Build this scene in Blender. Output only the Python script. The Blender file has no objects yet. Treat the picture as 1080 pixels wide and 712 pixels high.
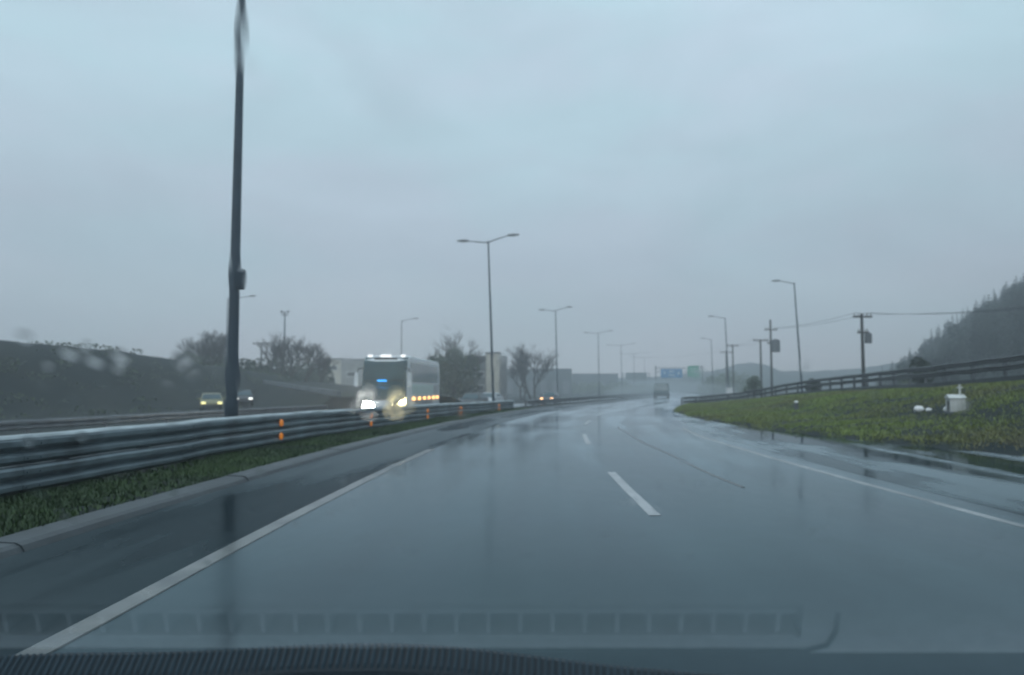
import bpy, math, random
from mathutils import Vector, Matrix, noise
random.seed(7)
sc = bpy.context.scene
COL = sc.collection
R = math.radians
CAMZ, F, HOR = 1.35, 800.0, 410.0
PITCH = math.atan((HOR - 356) / F)

def at(px, py, Y):
    """point at forward distance Y seen at pixel px, py of the 1080 px photograph"""
    u, v = (px - 540) / F, (356 - py) / F
    c, s = math.cos(PITCH), math.sin(PITCH)
    dy, dz = c - s * v, s + c * v
    k = Y / dy
    return Vector((u * k, Y, CAMZ + dz * k))

# ------------------------------------------------------------------ materials
def mat(name, col, rough=0.7, vary=0.25, scale=3.0, metal=0.0, bump=0.0, bscale=None, emit=None, estr=0.0, alpha=None, col2=None, spec=0.5):
    m = bpy.data.materials.new(name); m.use_nodes = True
    nt = m.node_tree; p = nt.nodes['Principled BSDF']
    p.inputs['Roughness'].default_value = rough
    p.inputs['Metallic'].default_value = metal
    p.inputs['Specular IOR Level'].default_value = spec
    tc = nt.nodes.new('ShaderNodeTexCoord')
    n = nt.nodes.new('ShaderNodeTexNoise'); n.inputs['Scale'].default_value = scale; n.inputs['Detail'].default_value = 6
    nt.links.new(tc.outputs['Object'], n.inputs['Vector'])
    r = nt.nodes.new('ShaderNodeValToRGB')
    r.color_ramp.elements[0].position = 0.3; r.color_ramp.elements[1].position = 0.7
    c2 = col2 if col2 else tuple(min(1, c * (1 + vary)) for c in col)
    c1 = col if col2 else tuple(c * (1 - vary) for c in col)
    r.color_ramp.elements[0].color = (*c1, 1); r.color_ramp.elements[1].color = (*c2, 1)
    nt.links.new(n.outputs['Fac'], r.inputs['Fac']); nt.links.new(r.outputs['Color'], p.inputs['Base Color'])
    if bump:
        n2 = nt.nodes.new('ShaderNodeTexNoise'); n2.inputs['Scale'].default_value = bscale or scale * 6; n2.inputs['Detail'].default_value = 4
        nt.links.new(tc.outputs['Object'], n2.inputs['Vector'])
        b = nt.nodes.new('ShaderNodeBump'); b.inputs['Strength'].default_value = bump; b.inputs['Distance'].default_value = 0.02
        nt.links.new(n2.outputs['Fac'], b.inputs['Height']); nt.links.new(b.outputs['Normal'], p.inputs['Normal'])
    if emit:
        p.inputs['Emission Color'].default_value = (*emit, 1); p.inputs['Emission Strength'].default_value = estr
    return m

def wet_road(name, rough, dark=0.030, spec=.5, sharp=.18, tint=(.76, .95, 1, 1)):
    m = bpy.data.materials.new(name); m.use_nodes = True
    nt = m.node_tree; L = nt.links; p = nt.nodes['Principled BSDF']
    uv = nt.nodes.new('ShaderNodeUVMap')
    def noise_(scale, sx, sy, detail=5):
        mp = nt.nodes.new('ShaderNodeMapping'); mp.inputs['Scale'].default_value = (sx, sy, 1)
        L.new(uv.outputs['UV'], mp.inputs['Vector'])
        n = nt.nodes.new('ShaderNodeTexNoise'); n.inputs['Scale'].default_value = scale; n.inputs['Detail'].default_value = detail
        L.new(mp.outputs['Vector'], n.inputs['Vector']); return n
    def ramp(src, a, b, p0=0.35, p1=0.65):
        r = nt.nodes.new('ShaderNodeValToRGB'); r.color_ramp.elements[0].position = p0; r.color_ramp.elements[1].position = p1
        r.color_ramp.elements[0].color = (*a, 1); r.color_ramp.elements[1].color = (*b, 1)
        L.new(src, r.inputs['Fac']); return r
    streak = noise_(1.0, 1.1, 0.05)          # long wheel-track streaks along the lane
    puddle = noise_(1.0, 0.35, 0.16)
    grit = noise_(1.0, 60, 60, 2)
    ripple = noise_(1.0, 5, 2.0, 3)
    cr = ramp(streak.outputs['Fac'], (dark * .18, dark * .60, dark * .85), (dark * .40, dark * 1.05, dark * 1.4))
    mx = nt.nodes.new('ShaderNodeMath'); mx.operation = 'ADD'
    L.new(streak.outputs['Fac'], mx.inputs[0]); L.new(puddle.outputs['Fac'], mx.inputs[1])
    rr = nt.nodes.new('ShaderNodeMapRange'); rr.inputs['From Min'].default_value = 1 - sharp; rr.inputs['From Max'].default_value = 1 + sharp
    rr.inputs['To Min'].default_value = rough[0]; rr.inputs['To Max'].default_value = rough[1]
    L.new(mx.outputs[0], rr.inputs['Value'])
    b1 = nt.nodes.new('ShaderNodeBump'); b1.inputs['Strength'].default_value = 0.04; b1.inputs['Distance'].default_value = 0.004
    L.new(grit.outputs['Fac'], b1.inputs['Height'])
    b2 = nt.nodes.new('ShaderNodeBump'); b2.inputs['Strength'].default_value = 0.10; b2.inputs['Distance'].default_value = 0.006
    L.new(ripple.outputs['Fac'], b2.inputs['Height']); L.new(b1.outputs['Normal'], b2.inputs['Normal'])
    film = noise_(1.0, 1.6, .55, 4)
    b3 = nt.nodes.new('ShaderNodeBump'); b3.inputs['Strength'].default_value = .35; b3.inputs['Distance'].default_value = .012
    L.new(film.outputs['Fac'], b3.inputs['Height']); L.new(b2.outputs['Normal'], b3.inputs['Normal']); b2 = b3
    df = nt.nodes.new('ShaderNodeBsdfDiffuse'); gl = nt.nodes.new('ShaderNodeBsdfGlossy'); fr = nt.nodes.new('ShaderNodeFresnel')
    fr.inputs['IOR'].default_value = 1.33
    tm = nt.nodes.new('ShaderNodeMix'); tm.data_type = 'RGBA'; tm.inputs['A'].default_value = tint; tm.inputs['B'].default_value = (.95, .97, 1, 1)
    L.new(fr.outputs['Fac'], tm.inputs['Factor']); L.new(tm.outputs['Result'], gl.inputs['Color'])
    fm_ = nt.nodes.new('ShaderNodeMath'); fm_.operation = 'MULTIPLY'; fm_.inputs[1].default_value = min(.9, spec * 1.8); L.new(fr.outputs['Fac'], fm_.inputs[0])
    for nd in (df, gl, fr): L.new(b2.outputs['Normal'], nd.inputs['Normal'])
    L.new(cr.outputs['Color'], df.inputs['Color']); L.new(rr.outputs['Result'], gl.inputs['Roughness'])
    ms = nt.nodes.new('ShaderNodeMixShader'); L.new(fm_.outputs[0], ms.inputs['Fac']); L.new(df.outputs[0], ms.inputs[1]); L.new(gl.outputs[0], ms.inputs[2])
    nt.nodes.remove(p); L.new(ms.outputs[0], nt.nodes['Material Output'].inputs['Surface'])
    return m

def clear_mat(name):
    m = bpy.data.materials.new(name); m.use_nodes = True
    nt = m.node_tree; nt.nodes.clear()
    o = nt.nodes.new('ShaderNodeOutputMaterial'); t = nt.nodes.new('ShaderNodeBsdfTransparent')
    t.inputs['Color'].default_value = (0.985, 0.99, 0.99, 1)
    nt.links.new(t.outputs[0], o.inputs['Surface']); return m

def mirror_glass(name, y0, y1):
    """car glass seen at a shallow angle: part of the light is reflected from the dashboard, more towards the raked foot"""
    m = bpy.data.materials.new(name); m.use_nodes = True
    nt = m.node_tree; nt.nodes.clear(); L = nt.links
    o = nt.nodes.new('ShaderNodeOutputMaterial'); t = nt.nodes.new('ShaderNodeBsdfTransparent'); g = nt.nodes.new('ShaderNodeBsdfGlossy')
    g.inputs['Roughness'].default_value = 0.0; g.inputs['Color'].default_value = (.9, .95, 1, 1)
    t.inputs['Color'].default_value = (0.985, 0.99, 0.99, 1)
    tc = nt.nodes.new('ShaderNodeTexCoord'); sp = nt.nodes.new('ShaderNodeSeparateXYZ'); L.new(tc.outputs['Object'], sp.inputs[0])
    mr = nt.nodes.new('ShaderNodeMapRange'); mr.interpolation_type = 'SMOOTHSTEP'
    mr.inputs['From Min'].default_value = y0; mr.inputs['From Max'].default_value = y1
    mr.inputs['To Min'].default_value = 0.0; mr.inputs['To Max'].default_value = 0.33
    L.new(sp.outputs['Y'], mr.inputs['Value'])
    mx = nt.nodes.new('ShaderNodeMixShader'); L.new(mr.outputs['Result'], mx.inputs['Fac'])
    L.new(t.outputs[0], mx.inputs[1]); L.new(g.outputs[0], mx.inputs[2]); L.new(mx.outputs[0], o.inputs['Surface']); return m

def water_mat(name):
    m = bpy.data.materials.new(name); m.use_nodes = True
    nt = m.node_tree; nt.nodes.clear()
    o = nt.nodes.new('ShaderNodeOutputMaterial'); g = nt.nodes.new('ShaderNodeBsdfRefraction')
    g.inputs['IOR'].default_value = 1.33; g.inputs['Roughness'].default_value = 0.0
    nt.links.new(g.outputs[0], o.inputs['Surface']); return m

M = {}
M['road'] = wet_road('wet_asphalt', (0.085, 0.24), .018)
M['shoulder_r'] = wet_road('puddled_shoulder_asphalt', (0.04, 0.35), .016, .38, .10)
M['shoulder'] = wet_road('wet_shoulder_asphalt', (0.18, 0.5), .010, .17, .10)
M['road2'] = wet_road('wet_asphalt_old', (0.12, 0.3), 0.045)
M['ground'] = mat('wet_earth', (.007, .015, .016), .85, .4, .22, col2=(.018, .024, .020), bump=.8, bscale=2, spec=.2)
M['hill'] = mat('hill_ground', (.010, .024, .022), .9, .3, .1)
M['kerb'] = mat('kerb_concrete', (.030, .040, .046), .45, .3, 1.5, bump=.3)
M['concrete'] = mat('barrier_concrete', (.09, .105, .115), .6, .25, 1.0, bump=.2)
M['paint'] = mat('road_paint', (.34, .37, .375), .2, .25, 1.1, col2=(.22, .25, .26))
M['paint_worn'] = mat('road_paint_worn', (.035, .045, .048), .2, .25, 3.2, col2=(.14, .15, .14))
M['paint_thin'] = mat('road_paint_thin', (.30, .33, .335), .2, .25, 1.3, col2=(.07, .09, .10))
M['tar'] = mat('tar_seam', (.03, .036, .04), .3, .2, 4)
M['galv'] = mat('galvanised_steel', (.13, .17, .19), .34, .45, 1.4, metal=.40, bump=.15)
M['sky_sheen'] = mat('painted_sky_sheen', (.38, .44, .46), .4, .35, 1.2, metal=.25)  # brighter steel colour, paints the sky's sheen on the rail top
M['galv_old'] = mat('galvanised_steel_old', (.11, .12, .13), .5, .3, 2.0, metal=.5)
M['post'] = mat('steel_post', (.13, .14, .15), .55, .3, 3, metal=.4)
M['pole'] = mat('lamp_pole_steel', (.020, .036, .052), .6, .2, 2, metal=.2, spec=.3)
M['lamphead'] = mat('lamp_head', (.12, .13, .14), .5, .2, 3)
M['lens'] = mat('lamp_lens', (.4, .42, .42), .25, .1, 3)
M['wood'] = mat('utility_wood', (.035, .032, .03), .85, .3, 3)
M['ceramic'] = mat('insulator', (.25, .25, .24), .3, .1, 3)
M['cable'] = mat('cable_black', (.02, .02, .02), .6, .1, 3)
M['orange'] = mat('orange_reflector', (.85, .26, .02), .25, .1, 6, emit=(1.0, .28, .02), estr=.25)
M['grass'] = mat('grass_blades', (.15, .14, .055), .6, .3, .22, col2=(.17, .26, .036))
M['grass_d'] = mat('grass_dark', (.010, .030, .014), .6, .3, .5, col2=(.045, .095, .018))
M['leaf'] = mat('leaf_dark', (.018, .035, .012), .65, .4, 1.2, col2=(.045, .07, .025))
M['leaf2'] = mat('leaf_green', (.03, .055, .018), .65, .4, 1.2, col2=(.07, .10, .035))
M['needle'] = mat('conifer_needles', (.003, .011, .014), .8, .4, .14, col2=(.018, .034, .026), spec=.2)
M['bark'] = mat('bark', (.06, .05, .042), .9, .3, 5)
M['twig'] = mat('bare_twigs', (.045, .038, .034), .9, .3, 2)
M['white'] = mat('white_paint', (.78, .79, .79), .4, .06, 2)
M['shrine'] = mat('weathered_whitewash', (.62, .64, .63), .7, .2, 2.5, col2=(.40, .42, .40))
M['buswhite'] = mat('bus_silver_white', (.70, .74, .76), .25, .08, 1.0)
M['black'] = mat('black_trim', (.015, .016, .018), .5, .2, 4)
M['tyre'] = mat('tyre_rubber', (.018, .018, .018), .8, .2, 6)
M['rim'] = mat('wheel_rim', (.3, .31, .32), .35, .1, 5, metal=.7)
M['glass'] = mat('dark_vehicle_glass', (.014, .060, .074), .08, .2, 1)
M['busgraph'] = mat('bus_pale_green_stripe', (.36, .50, .48), .3, .1, 1)
M['busgrey'] = mat('bus_grey_stripe', (.20, .23, .26), .35, .1, 1)
M['bluesign'] = mat('destination_display', (.02, .15, .5), .4, .05, 2, emit=(.03, .42, 1), estr=1.6)
M['hl'] = mat('headlight_white', (.9, .9, .9), .2, .02, 2, emit=(1, .97, .90), estr=120)
M['hl_warm'] = mat('headlight_warm', (.9, .85, .7), .2, .02, 2, emit=(1, .84, .42), estr=55)
M['hl_far'] = mat('headlight_far_white', (.9, .9, .9), .2, .02, 2, emit=(1, .97, .9), estr=1.8)
M['hl_dim'] = mat('headlight_yellow', (.9, .85, .5), .2, .02, 2, emit=(1, .9, .35), estr=1.6)
M['hl_orange'] = mat('headlight_orange', (.9, .7, .5), .2, .02, 2, emit=(1, .50, .20), estr=4)
M['marker'] = mat('marker_lamp', (.9, .9, .9), .2, .02, 2, emit=(1, .98, .95), estr=1.2)
M['amber'] = mat('amber_lamp', (.9, .4, .05), .25, .05, 2, emit=(1, .5, .16), estr=3.5)
M['red'] = mat('tail_lamp', (.4, .02, .02), .25, .05, 2)
M['cardark'] = mat('dark_car_paint', (.012, .015, .02), .25, .1, 2)
M['carpale'] = mat('pale_car_paint', (.45, .48, .5), .25, .1, 2)
M['caryellow'] = mat('yellow_car_paint', (.20, .19, .09), .3, .1, 2)
M['vangreen'] = mat('van_grey_green', (.008, .03, .032), .6, .1, 2)
M['beige'] = mat('beige_render', (.56, .53, .45), .8, .12, .6)
M['greywall'] = mat('grey_wall', (.15, .16, .17), .8, .2, .6)
M['palewall'] = mat('pale_grey_wall', (.30, .31, .30), .8, .2, .5)
M['shed'] = mat('shed_cladding', (.05, .07, .075), .7, .2, .4)
M['roof'] = mat('dark_roof', (.07, .075, .08), .6, .2, .6)
M['pane'] = mat('window_pane', (.03, .035, .04), .15, .1, 1)
M['signblue'] = mat('blue_sign_face', (.005, .23, .50), .4, .06, .4)
M['signgreen'] = mat('green_sign_face', (.005, .36, .19), .4, .06, .4)
M['signback'] = mat('sign_back', (.06, .10, .09), .6, .15, .4)
M['dash'] = mat('dashboard_plastic', (.34, .38, .40), .7, .1, 40, bump=.15, bscale=300)
M['dashmid'] = mat('dashboard_front_trim', (.025, .045, .058), .7, .1, 40)
M['dashdark'] = mat('dashboard_dark', (.006, .007, .008), .8, .2, 30)
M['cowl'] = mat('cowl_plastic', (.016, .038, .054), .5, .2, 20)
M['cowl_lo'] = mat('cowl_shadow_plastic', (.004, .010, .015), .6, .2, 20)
M['clear'] = clear_mat('windscreen_clear')
M['water'] = water_mat('rain_water')

# ------------------------------------------------------------------ mesh builder
class MB:
    def __init__(s): s.v = []; s.f = []
    def add(s, v, f):
        b = len(s.v); s.v += [tuple(p) for p in v]; s.f += [tuple(i + b for i in q) for q in f]; return s
    def box(s, c, d, rz=0.0):
        x, y, z = d[0] / 2, d[1] / 2, d[2] / 2; ca, sa = math.cos(rz), math.sin(rz)
        v = []
        for k in (-z, z):
            for (i, j) in ((-x, -y), (x, -y), (x, y), (-x, y)):
                v.append((c[0] + i * ca - j * sa, c[1] + i * sa + j * ca, c[2] + k))
        return s.add(v, [(3, 2, 1, 0), (4, 5, 6, 7), (0, 1, 5, 4), (1, 2, 6, 5), (2, 3, 7, 6), (3, 0, 4, 7)])
    def tube(s, pts, rad, n=8, caps=True):
        pts = [Vector(p) for p in pts]; rad = rad if isinstance(rad, (list, tuple)) else [rad] * len(pts)
        rings = []
        for i, p in enumerate(pts):
            t = (pts[min(i + 1, len(pts) - 1)] - pts[max(i - 1, 0)]).normalized()
            a = Vector((0, 0, 1)) if abs(t.z) < .9 else Vector((1, 0, 0))
            u = t.cross(a).normalized(); w = t.cross(u)
            rings.append([p + (u * math.cos(k * 2 * math.pi / n) + w * math.sin(k * 2 * math.pi / n)) * rad[i] for k in range(n)])
        v = [q for r in rings for q in r]; f = []
        for i in range(len(pts) - 1):
            for k in range(n):
                k2 = (k + 1) % n; f.append((i * n + k, i * n + k2, (i + 1) * n + k2, (i + 1) * n + k))
        if caps:
            f.append(tuple(range(n - 1, -1, -1))); f.append(tuple((len(pts) - 1) * n + k for k in range(n)))
        return s.add(v, f)
    def prism(s, prof, x0, x1, taper=None):
        """profile in (y, z), extruded along x"""
        n = len(prof); v = [(x0, y, z) for y, z in prof] + [(x1, y, z) for y, z in prof]
        f = [tuple(range(n)), tuple(range(2 * n - 1, n - 1, -1))]
        for i in range(n):
            j = (i + 1) % n; f.append((i, n + i, n + j, j))
        return s.add(v, f)
    def loft(s, sections):
        n = len(sections[0]); v = [p for q in sections for p in q]; f = []
        for i in range(len(sections) - 1):
            for k in range(n):
                k2 = (k + 1) % n; f.append((i * n + k, i * n + k2, (i + 1) * n + k2, (i + 1) * n + k))
        f.append(tuple(range(n - 1, -1, -1))); f.append(tuple((len(sections) - 1) * n + k for k in range(n)))
        return s.add(v, f)
    def grid(s, rows):
        n = len(rows[0]); v = [p for r in rows for p in r]; f = []
        for i in range(len(rows) - 1):
            for k in range(n - 1):
                f.append((i * n + k, i * n + k + 1, (i + 1) * n + k + 1, (i + 1) * n + k))
        return s.add(v, f)
    def shift(s, d):
        s.v = [(x + d[0], y + d[1], z + d[2]) for x, y, z in s.v]; return s
    def build(s, name, m, parent=None, loc=None, smooth=False, bevel=0, fix=True):
        me = bpy.data.meshes.new(name); me.from_pydata(s.v, [], s.f)
        if fix:
            import bmesh
            bm = bmesh.new(); bm.from_mesh(me); bmesh.ops.recalc_face_normals(bm, faces=bm.faces); bm.to_mesh(me); bm.free()
        me.materials.append(m); me.update()
        if smooth:
            for p in me.polygons: p.use_smooth = True
        o = bpy.data.objects.new(name, me); COL.objects.link(o)
        if parent: o.parent = parent
        if loc: o.location = loc
        if bevel:
            b = o.modifiers.new('bevel', 'BEVEL'); b.width = bevel; b.segments = 3; b.limit_method = 'ANGLE'
            b.harden_normals = False
        return o

def tag(o, label=None, cat=None, group=None, kind=None):
    for k, v in (('label', label), ('category', cat), ('group', group), ('kind', kind)):
        if v: o[k] = v
    return o
def empty(name, loc, rz=0, label=None, cat=None, group=None):
    o = bpy.data.objects.new(name, None); COL.objects.link(o); o.location = loc; o.rotation_euler = (0, 0, rz)
    return tag(o, label, cat, group)
def copy_tree(o, parent=None):
    c = o.copy(); COL.objects.link(c)
    if parent: c.parent = parent
    for ch in list(o.children): copy_tree(ch, c)
    return c
def struct(name, mb, m, **k):
    o = mb.build(name, m, **k); o['kind'] = 'structure'; return o

# ------------------------------------------------------------------ road plan
def shift(y):
    if y <= 60: return y * y / 430 if y > 0 else 0.0
    s = 60 * 60 / 430 + .279 * (min(y, 95) - 60)
    if y > 95:
        t = min(y, 225) - 95; s += .279 * t - .5 * (.109 / 130) * t * t
    if y > 225: s += .17 * (y - 225)
    return s
def lerp_tab(tab, y):
    if y <= tab[0][0]: return tab[0][1]
    for (a, b), (c, d) in zip(tab, tab[1:]):
        if y <= c: return b + (d - b) * (y - a) / (c - a)
    return tab[-1][1]
EDGE = [(0, 12.5), (10, 11.2), (15, 9.9), (20.4, 8.1), (26, 6.8), (34, 5.7), (45, 4.9), (300, 5.0)]
RLINE = [(7, 4.92), (22, 4.25), (60, 4.3), (300, 4.3)]
DASH = [(8, 1.38), (26, .85), (300, .8)]
SEAM = [(7, 3.1), (26, 2.1), (300, 2.0)]
KERB = -4.15
OPP0, OPP1, OPPZ = -9.2, -17.2, -.5
RXZ = [(0, 17.2, 2.1), (20, 17.8, 1.95), (27, 18.2, 1.72), (31, 18.0, 1.52), (42, 19.6, 1.35), (52, 20.3, 1.08), (60, 20.0, .62), (66, 20.0, .05), (400, 20, 0.0)]
def railx(y): return lerp_tab([(a, b) for a, b, c in RXZ], y)
def railz(y): return lerp_tab([(a, c) for a, b, c in RXZ], y)
def sm(t): t = max(0, min(1, t)); return t * t * (3 - 2 * t)
def T(x, y):
    """height of the ground"""
    o = x - shift(y); e = lerp_tab(EDGE, y)
    nz = noise.noise(Vector((x * .35, y * .35, 3.3)))
    if o > e - .3:
        if o < e: return -.03 + .03 * (o - e + .3)
        z = .0
        if y < 72:
            xr = railx(y); zr = railz(y); xe = shift(y) + e
            t = (x - xe) / max(1.0, xr - 1.0 - xe)
            if t < 1: z = zr * (0.40 * t + 0.60 * sm((t - .35) / .65))
            else: z = zr
            if x > xr + 9: z = zr * (1 - sm((x - xr - 9) / 8))
        lip = .10 * sm((o - e) / .5) - (.22 * sm((t - .55) / .35) if y < 72 else 0)
        return z + lip + .05 * nz * sm((o - e) / 1.5) - .02
    if o > KERB - .25: return -.03
    if o > OPP0 - .2:
        t = (KERB - o) / (KERB - OPP0)
        return .06 + (OPPZ - .08) * sm((t - .43) / .57) + .02 * nz
    if o > OPP1 - .4: return OPPZ - .03
    z = OPPZ + .05 + .06 * nz
    h = lerp_tab([(0, 5.7), (55, 5.5), (75, 4.7), (88, 3.7), (102, 1.4), (115, 0.2), (150, 0)], y)
    z += h * (sm((-36 - o) / 9.5)) + .5 * noise.noise(Vector((x * .05, y * .05, 0))) * sm((-36 - o) / 6)
    return z

# ground: one sheet reaching the horizon
def frange(a, b, s):
    r = []; x = a
    while x < b - 1e-6: r.append(x); x += s
    return r
ys = frange(-40, 0, 8) + frange(0, 80, 1.0) + frange(80, 160, 4) + frange(160, 400, 15) + [400, 520, 700]
os_ = [-600, -400, -250, -150, -100, -80] + frange(-66, -34, 2) + frange(-34, -18, 2) + [-17.7, -17.3, -17, -13, -9.6, -9.3] + frange(-9, -4.4, .4) + [-4.45, -4.3, -4.1] + [-2, 0, 2, 4] + frange(4.4, 30, .5) + frange(30, 60, 4) + [70, 90, 120, 160, 220, 300, 420, 600]
g = MB().grid([[(o + shift(y), y, T(o + shift(y), y)) for o in os_] for y in ys])
struct('ground', g, M['ground'], smooth=True)

def strip(fa, fb, y0, y1, z, step=2.0):
    ys_ = frange(y0, y1, step) + [y1]; rows = []; uvs = []
    for y in ys_:
        a, b = fa(y), fb(y); n = 1
        rows.append([(a + shift(y), y, z), (b + shift(y), y, z)]); uvs.append([(a, y), (b, y)])
    return MB().grid(rows), uvs
def road_obj(name, fa, fb, y0, y1, z, m):
    mb, uvs = strip(fa, fb, y0, y1, z)
    o = struct(name, mb, m)
    uvl = o.data.uv_layers.new(name='UVMap'); flat = [p for r in uvs for p in r]
    for lp in o.data.loops: uvl.data[lp.index].uv = flat[lp.vertex_index]
    return o
road_obj('road', lambda y: KERB + .02, lambda y: lerp_tab(EDGE, y) + .05, -12, 520, 0.0, M['road'])
road_obj('road_shoulder', lambda y: KERB + .02, lambda y: -2.47, -12, 300, 0.004, M['shoulder'])
road_obj('opposite_road', lambda y: OPP1, lambda y: OPP0, -12, 520, OPPZ, M['road2'])
def line(name, f, w, y0, y1, m, z=.004, step=1.0):
    rows = []
    for y in frange(y0, y1, step) + [y1]:
        c = f(y) + shift(y); j = .012 * noise.noise(Vector((y * 1.7, w, 2)))
        rows.append([(c - w / 2 + j - .004, y, .0006 + z - .004 if z < 0 else .0006), (c - w / 2 + j, y, z), (c + w / 2 + j, y, z), (c + w / 2 + j + .004, y, .0006 if z > 0 else z - .003)])
    return struct(name, MB().grid(rows), m)
road_obj('road_shoulder', lambda y: lerp_tab(RLINE, y) + .45 + .3 * noise.noise(Vector((y * .5, 0, 9))), lambda y: lerp_tab(EDGE, y) + .05, -12, 46, 0.002, M['shoulder_r'])
line('edge_line_marking', lambda y: -2.47, .15, -3, 17, M['paint_worn'], z=.008)
line('edge_line_marking', lambda y: lerp_tab(RLINE, y), .11, -3, 26, M['paint_thin'])
line('tar_seam_marking', lambda y: lerp_tab(SEAM, y) + .03 * math.sin(y * .9), .05, 10.5, 27, M['tar'], step=.7)
y = -2.0
for y0, y1 in [(-2.2, 2.0), (8.2, 12.4), (18.6, 22.6)] + [(28.8 + 10.2 * k, 32.8 + 10.2 * k) for k in range(18)]:
    line('lane_dash_marking', lambda y: lerp_tab(DASH, y), .125, y0, y1, M['paint'], step=1)
line('opposite_edge_marking', lambda y: OPP0 - .6, .12, 0, 260, M['paint_worn'], z=OPPZ + .004)
line('opposite_lane_marking', lambda y: -13.2, .12, 0, 260, M['paint_worn'], z=OPPZ + .004)
# kerb with a chamfer, laid in slightly uneven lengths
kb = MB()
yk = -8.0
while yk < 240:
    ln = 2.4; dz = random.uniform(-.008, .012); dx = random.uniform(-.005, .005)
    sec = []
    for yy in (yk, yk + ln / 2, yk + ln - .004):
        b = shift(yy) + KERB + dx
        sec.append([(b + .02, yy, -.02), (b - .02, yy, .050 + dz), (b - .07, yy, .075 + dz), (b - .32, yy, .085 + dz), (b - .32, yy, -.02)])
    kb.loft(sec); yk += ln
struct('kerb', kb, M['kerb'])

# ------------------------------------------------------------------ guardrails
WPROF = [(0.0, 0.0), (.03, .02), (.085, .055), (.085, .105), (.05, .135), (.0, .165), (.03, .19), (.085, .225), (.085, .285), (.06, .318), (-.02, .335)]
def rail(name, pts, side, label, group, beams=((-.35), (-.80)), post_step=2.0, reflect=(), beam_m='galv', ps=1.0, cat='guardrail', dent=.012):
    """pts: list of (x, y, ztop) world; side: +1 when the face looks towards +x"""
    root = empty(name, (pts[0][0], pts[0][1], 0), 0, label, cat, group)
    base = Vector(root.location)
    P = [Vector(p) for p in pts]
    # resample
    Q = []
    for a, b in zip(P, P[1:]):
        n = max(1, int((b - a).length / 1.0))
        for k in range(n): Q.append(a.lerp(b, k / n))
    Q.append(P[-1])
    def normal(i):
        t = Q[min(i + 1, len(Q) - 1)] - Q[max(i - 1, 0)]; t.z = 0; t.normalize()
        return Vector((t.y, -t.x, 0)) * side
    wob = [random.uniform(-dent, dent) for _ in Q]
    for top in beams:
        secs = []
        for i, q in enumerate(Q):
            n = normal(i); s = []
            for ox, oz in WPROF: s.append(q + n * (ox + wob[i] * .6) + Vector((0, 0, top + oz * ps + wob[i])) - base)
            for ox, oz in reversed(WPROF): s.append(q + n * (ox - .012 + wob[i] * .6) + Vector((0, 0, top + oz * ps + wob[i])) - base)
            secs.append(s)
        bmb = MB().loft(secs)
        for i0 in range(3, len(Q) - 2, 4):
            q0, q1 = Q[i0], Q[i0 + 1]; s2 = []
            for tt in (0.0, .34):
                q = q0.lerp(q1, tt); n = normal(i0); wv = wob[i0] + (wob[i0 + 1] - wob[i0]) * tt
                s2.append([q + n * (ox + .006 + wv * .6) + Vector((0, 0, top + oz * ps + wv)) - base for ox, oz in WPROF] + [q + n * (ox + .001 + wv * .6) + Vector((0, 0, top + oz * ps + wv)) - base for ox, oz in reversed(WPROF)])
                for ox, oz in (WPROF[2], WPROF[7]):
                    b_ = q0.lerp(q1, .06 + tt * .7) + n * (ox + .004) + Vector((0, 0, top + (oz + .022) * ps + wv)) - base
                    bmb.tube([b_, b_ + n * .018], .014, 6)
            bmb.loft(s2)
        bmb.build('beam', M[beam_m], root)
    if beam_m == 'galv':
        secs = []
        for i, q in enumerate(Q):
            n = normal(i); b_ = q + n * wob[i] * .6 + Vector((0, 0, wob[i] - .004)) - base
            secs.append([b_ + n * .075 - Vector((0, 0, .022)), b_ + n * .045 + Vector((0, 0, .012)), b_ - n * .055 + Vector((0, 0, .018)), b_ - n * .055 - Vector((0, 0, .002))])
        MB().loft(secs).build('sheen_strip', M['sky_sheen'], root)  # added strip along the top edge, sky reflection put into its pale colour
    acc = 0; last = Q[0]
    for i, q in enumerate(Q):
        acc += (q - last).length; last = q
        if acc >= post_step or i == 0:
            acc = 0; n = normal(i); c = q - n * .075 - base
            zg = T(q.x, q.y) - .15; zt = q.z - .03
            a = math.atan2(n.y, n.x)
            MB().box((c.x, c.y, (zg + zt) / 2), (.11, .09, zt - zg), a).build('post', M['post'], root)
    for (yy, tops) in reflect:
        i = max(k for k in range(len(Q) - 1) if Q[k].y <= yy); q = Q[i].lerp(Q[i + 1], (yy - Q[i].y) / (Q[i + 1].y - Q[i].y)); n = normal(i)
        for tz in tops:
            c = q + n * .085 + Vector((0, 0, tz)) - base
            mb = MB(); mb.tube([c, c + n * .035], [.085, .07], 14)
            mb.build('reflector', M['orange'], root)
    return root
def rz_left(y): return lerp_tab([(0, .82), (15, .80), (27, .74), (36, .68), (48, .64)], y)
rail('guardrail', [(shift(y) + lerp_tab([(0, -5.95), (20, -6.1), (36, -5.8), (48, -5.3)], y), y, rz_left(y) - .02) for y in frange(-6, 48.1, 2)], 1,
     'two-tier corrugated steel guardrail with orange reflectors along the left grass strip', None, beams=(-.34, -.678),
     reflect=[(17.45, (-.20, -.50)), (24.5, (-.25, -.5)), (31.5, (-.25, -.5)), (37, (-.25, -.5)), (44.5, (-.25, -.5))])
rail('guardrail', [(shift(y) + lerp_tab([(0, -5.3), (80, -5.6), (230, -5.6)], y), y, .56) for y in frange(53, 230, 6)], 1,
     'low dim guardrail bending right past the pale headlight, left of the far road', None, beams=(-.34,), beam_m='galv_old')
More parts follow.
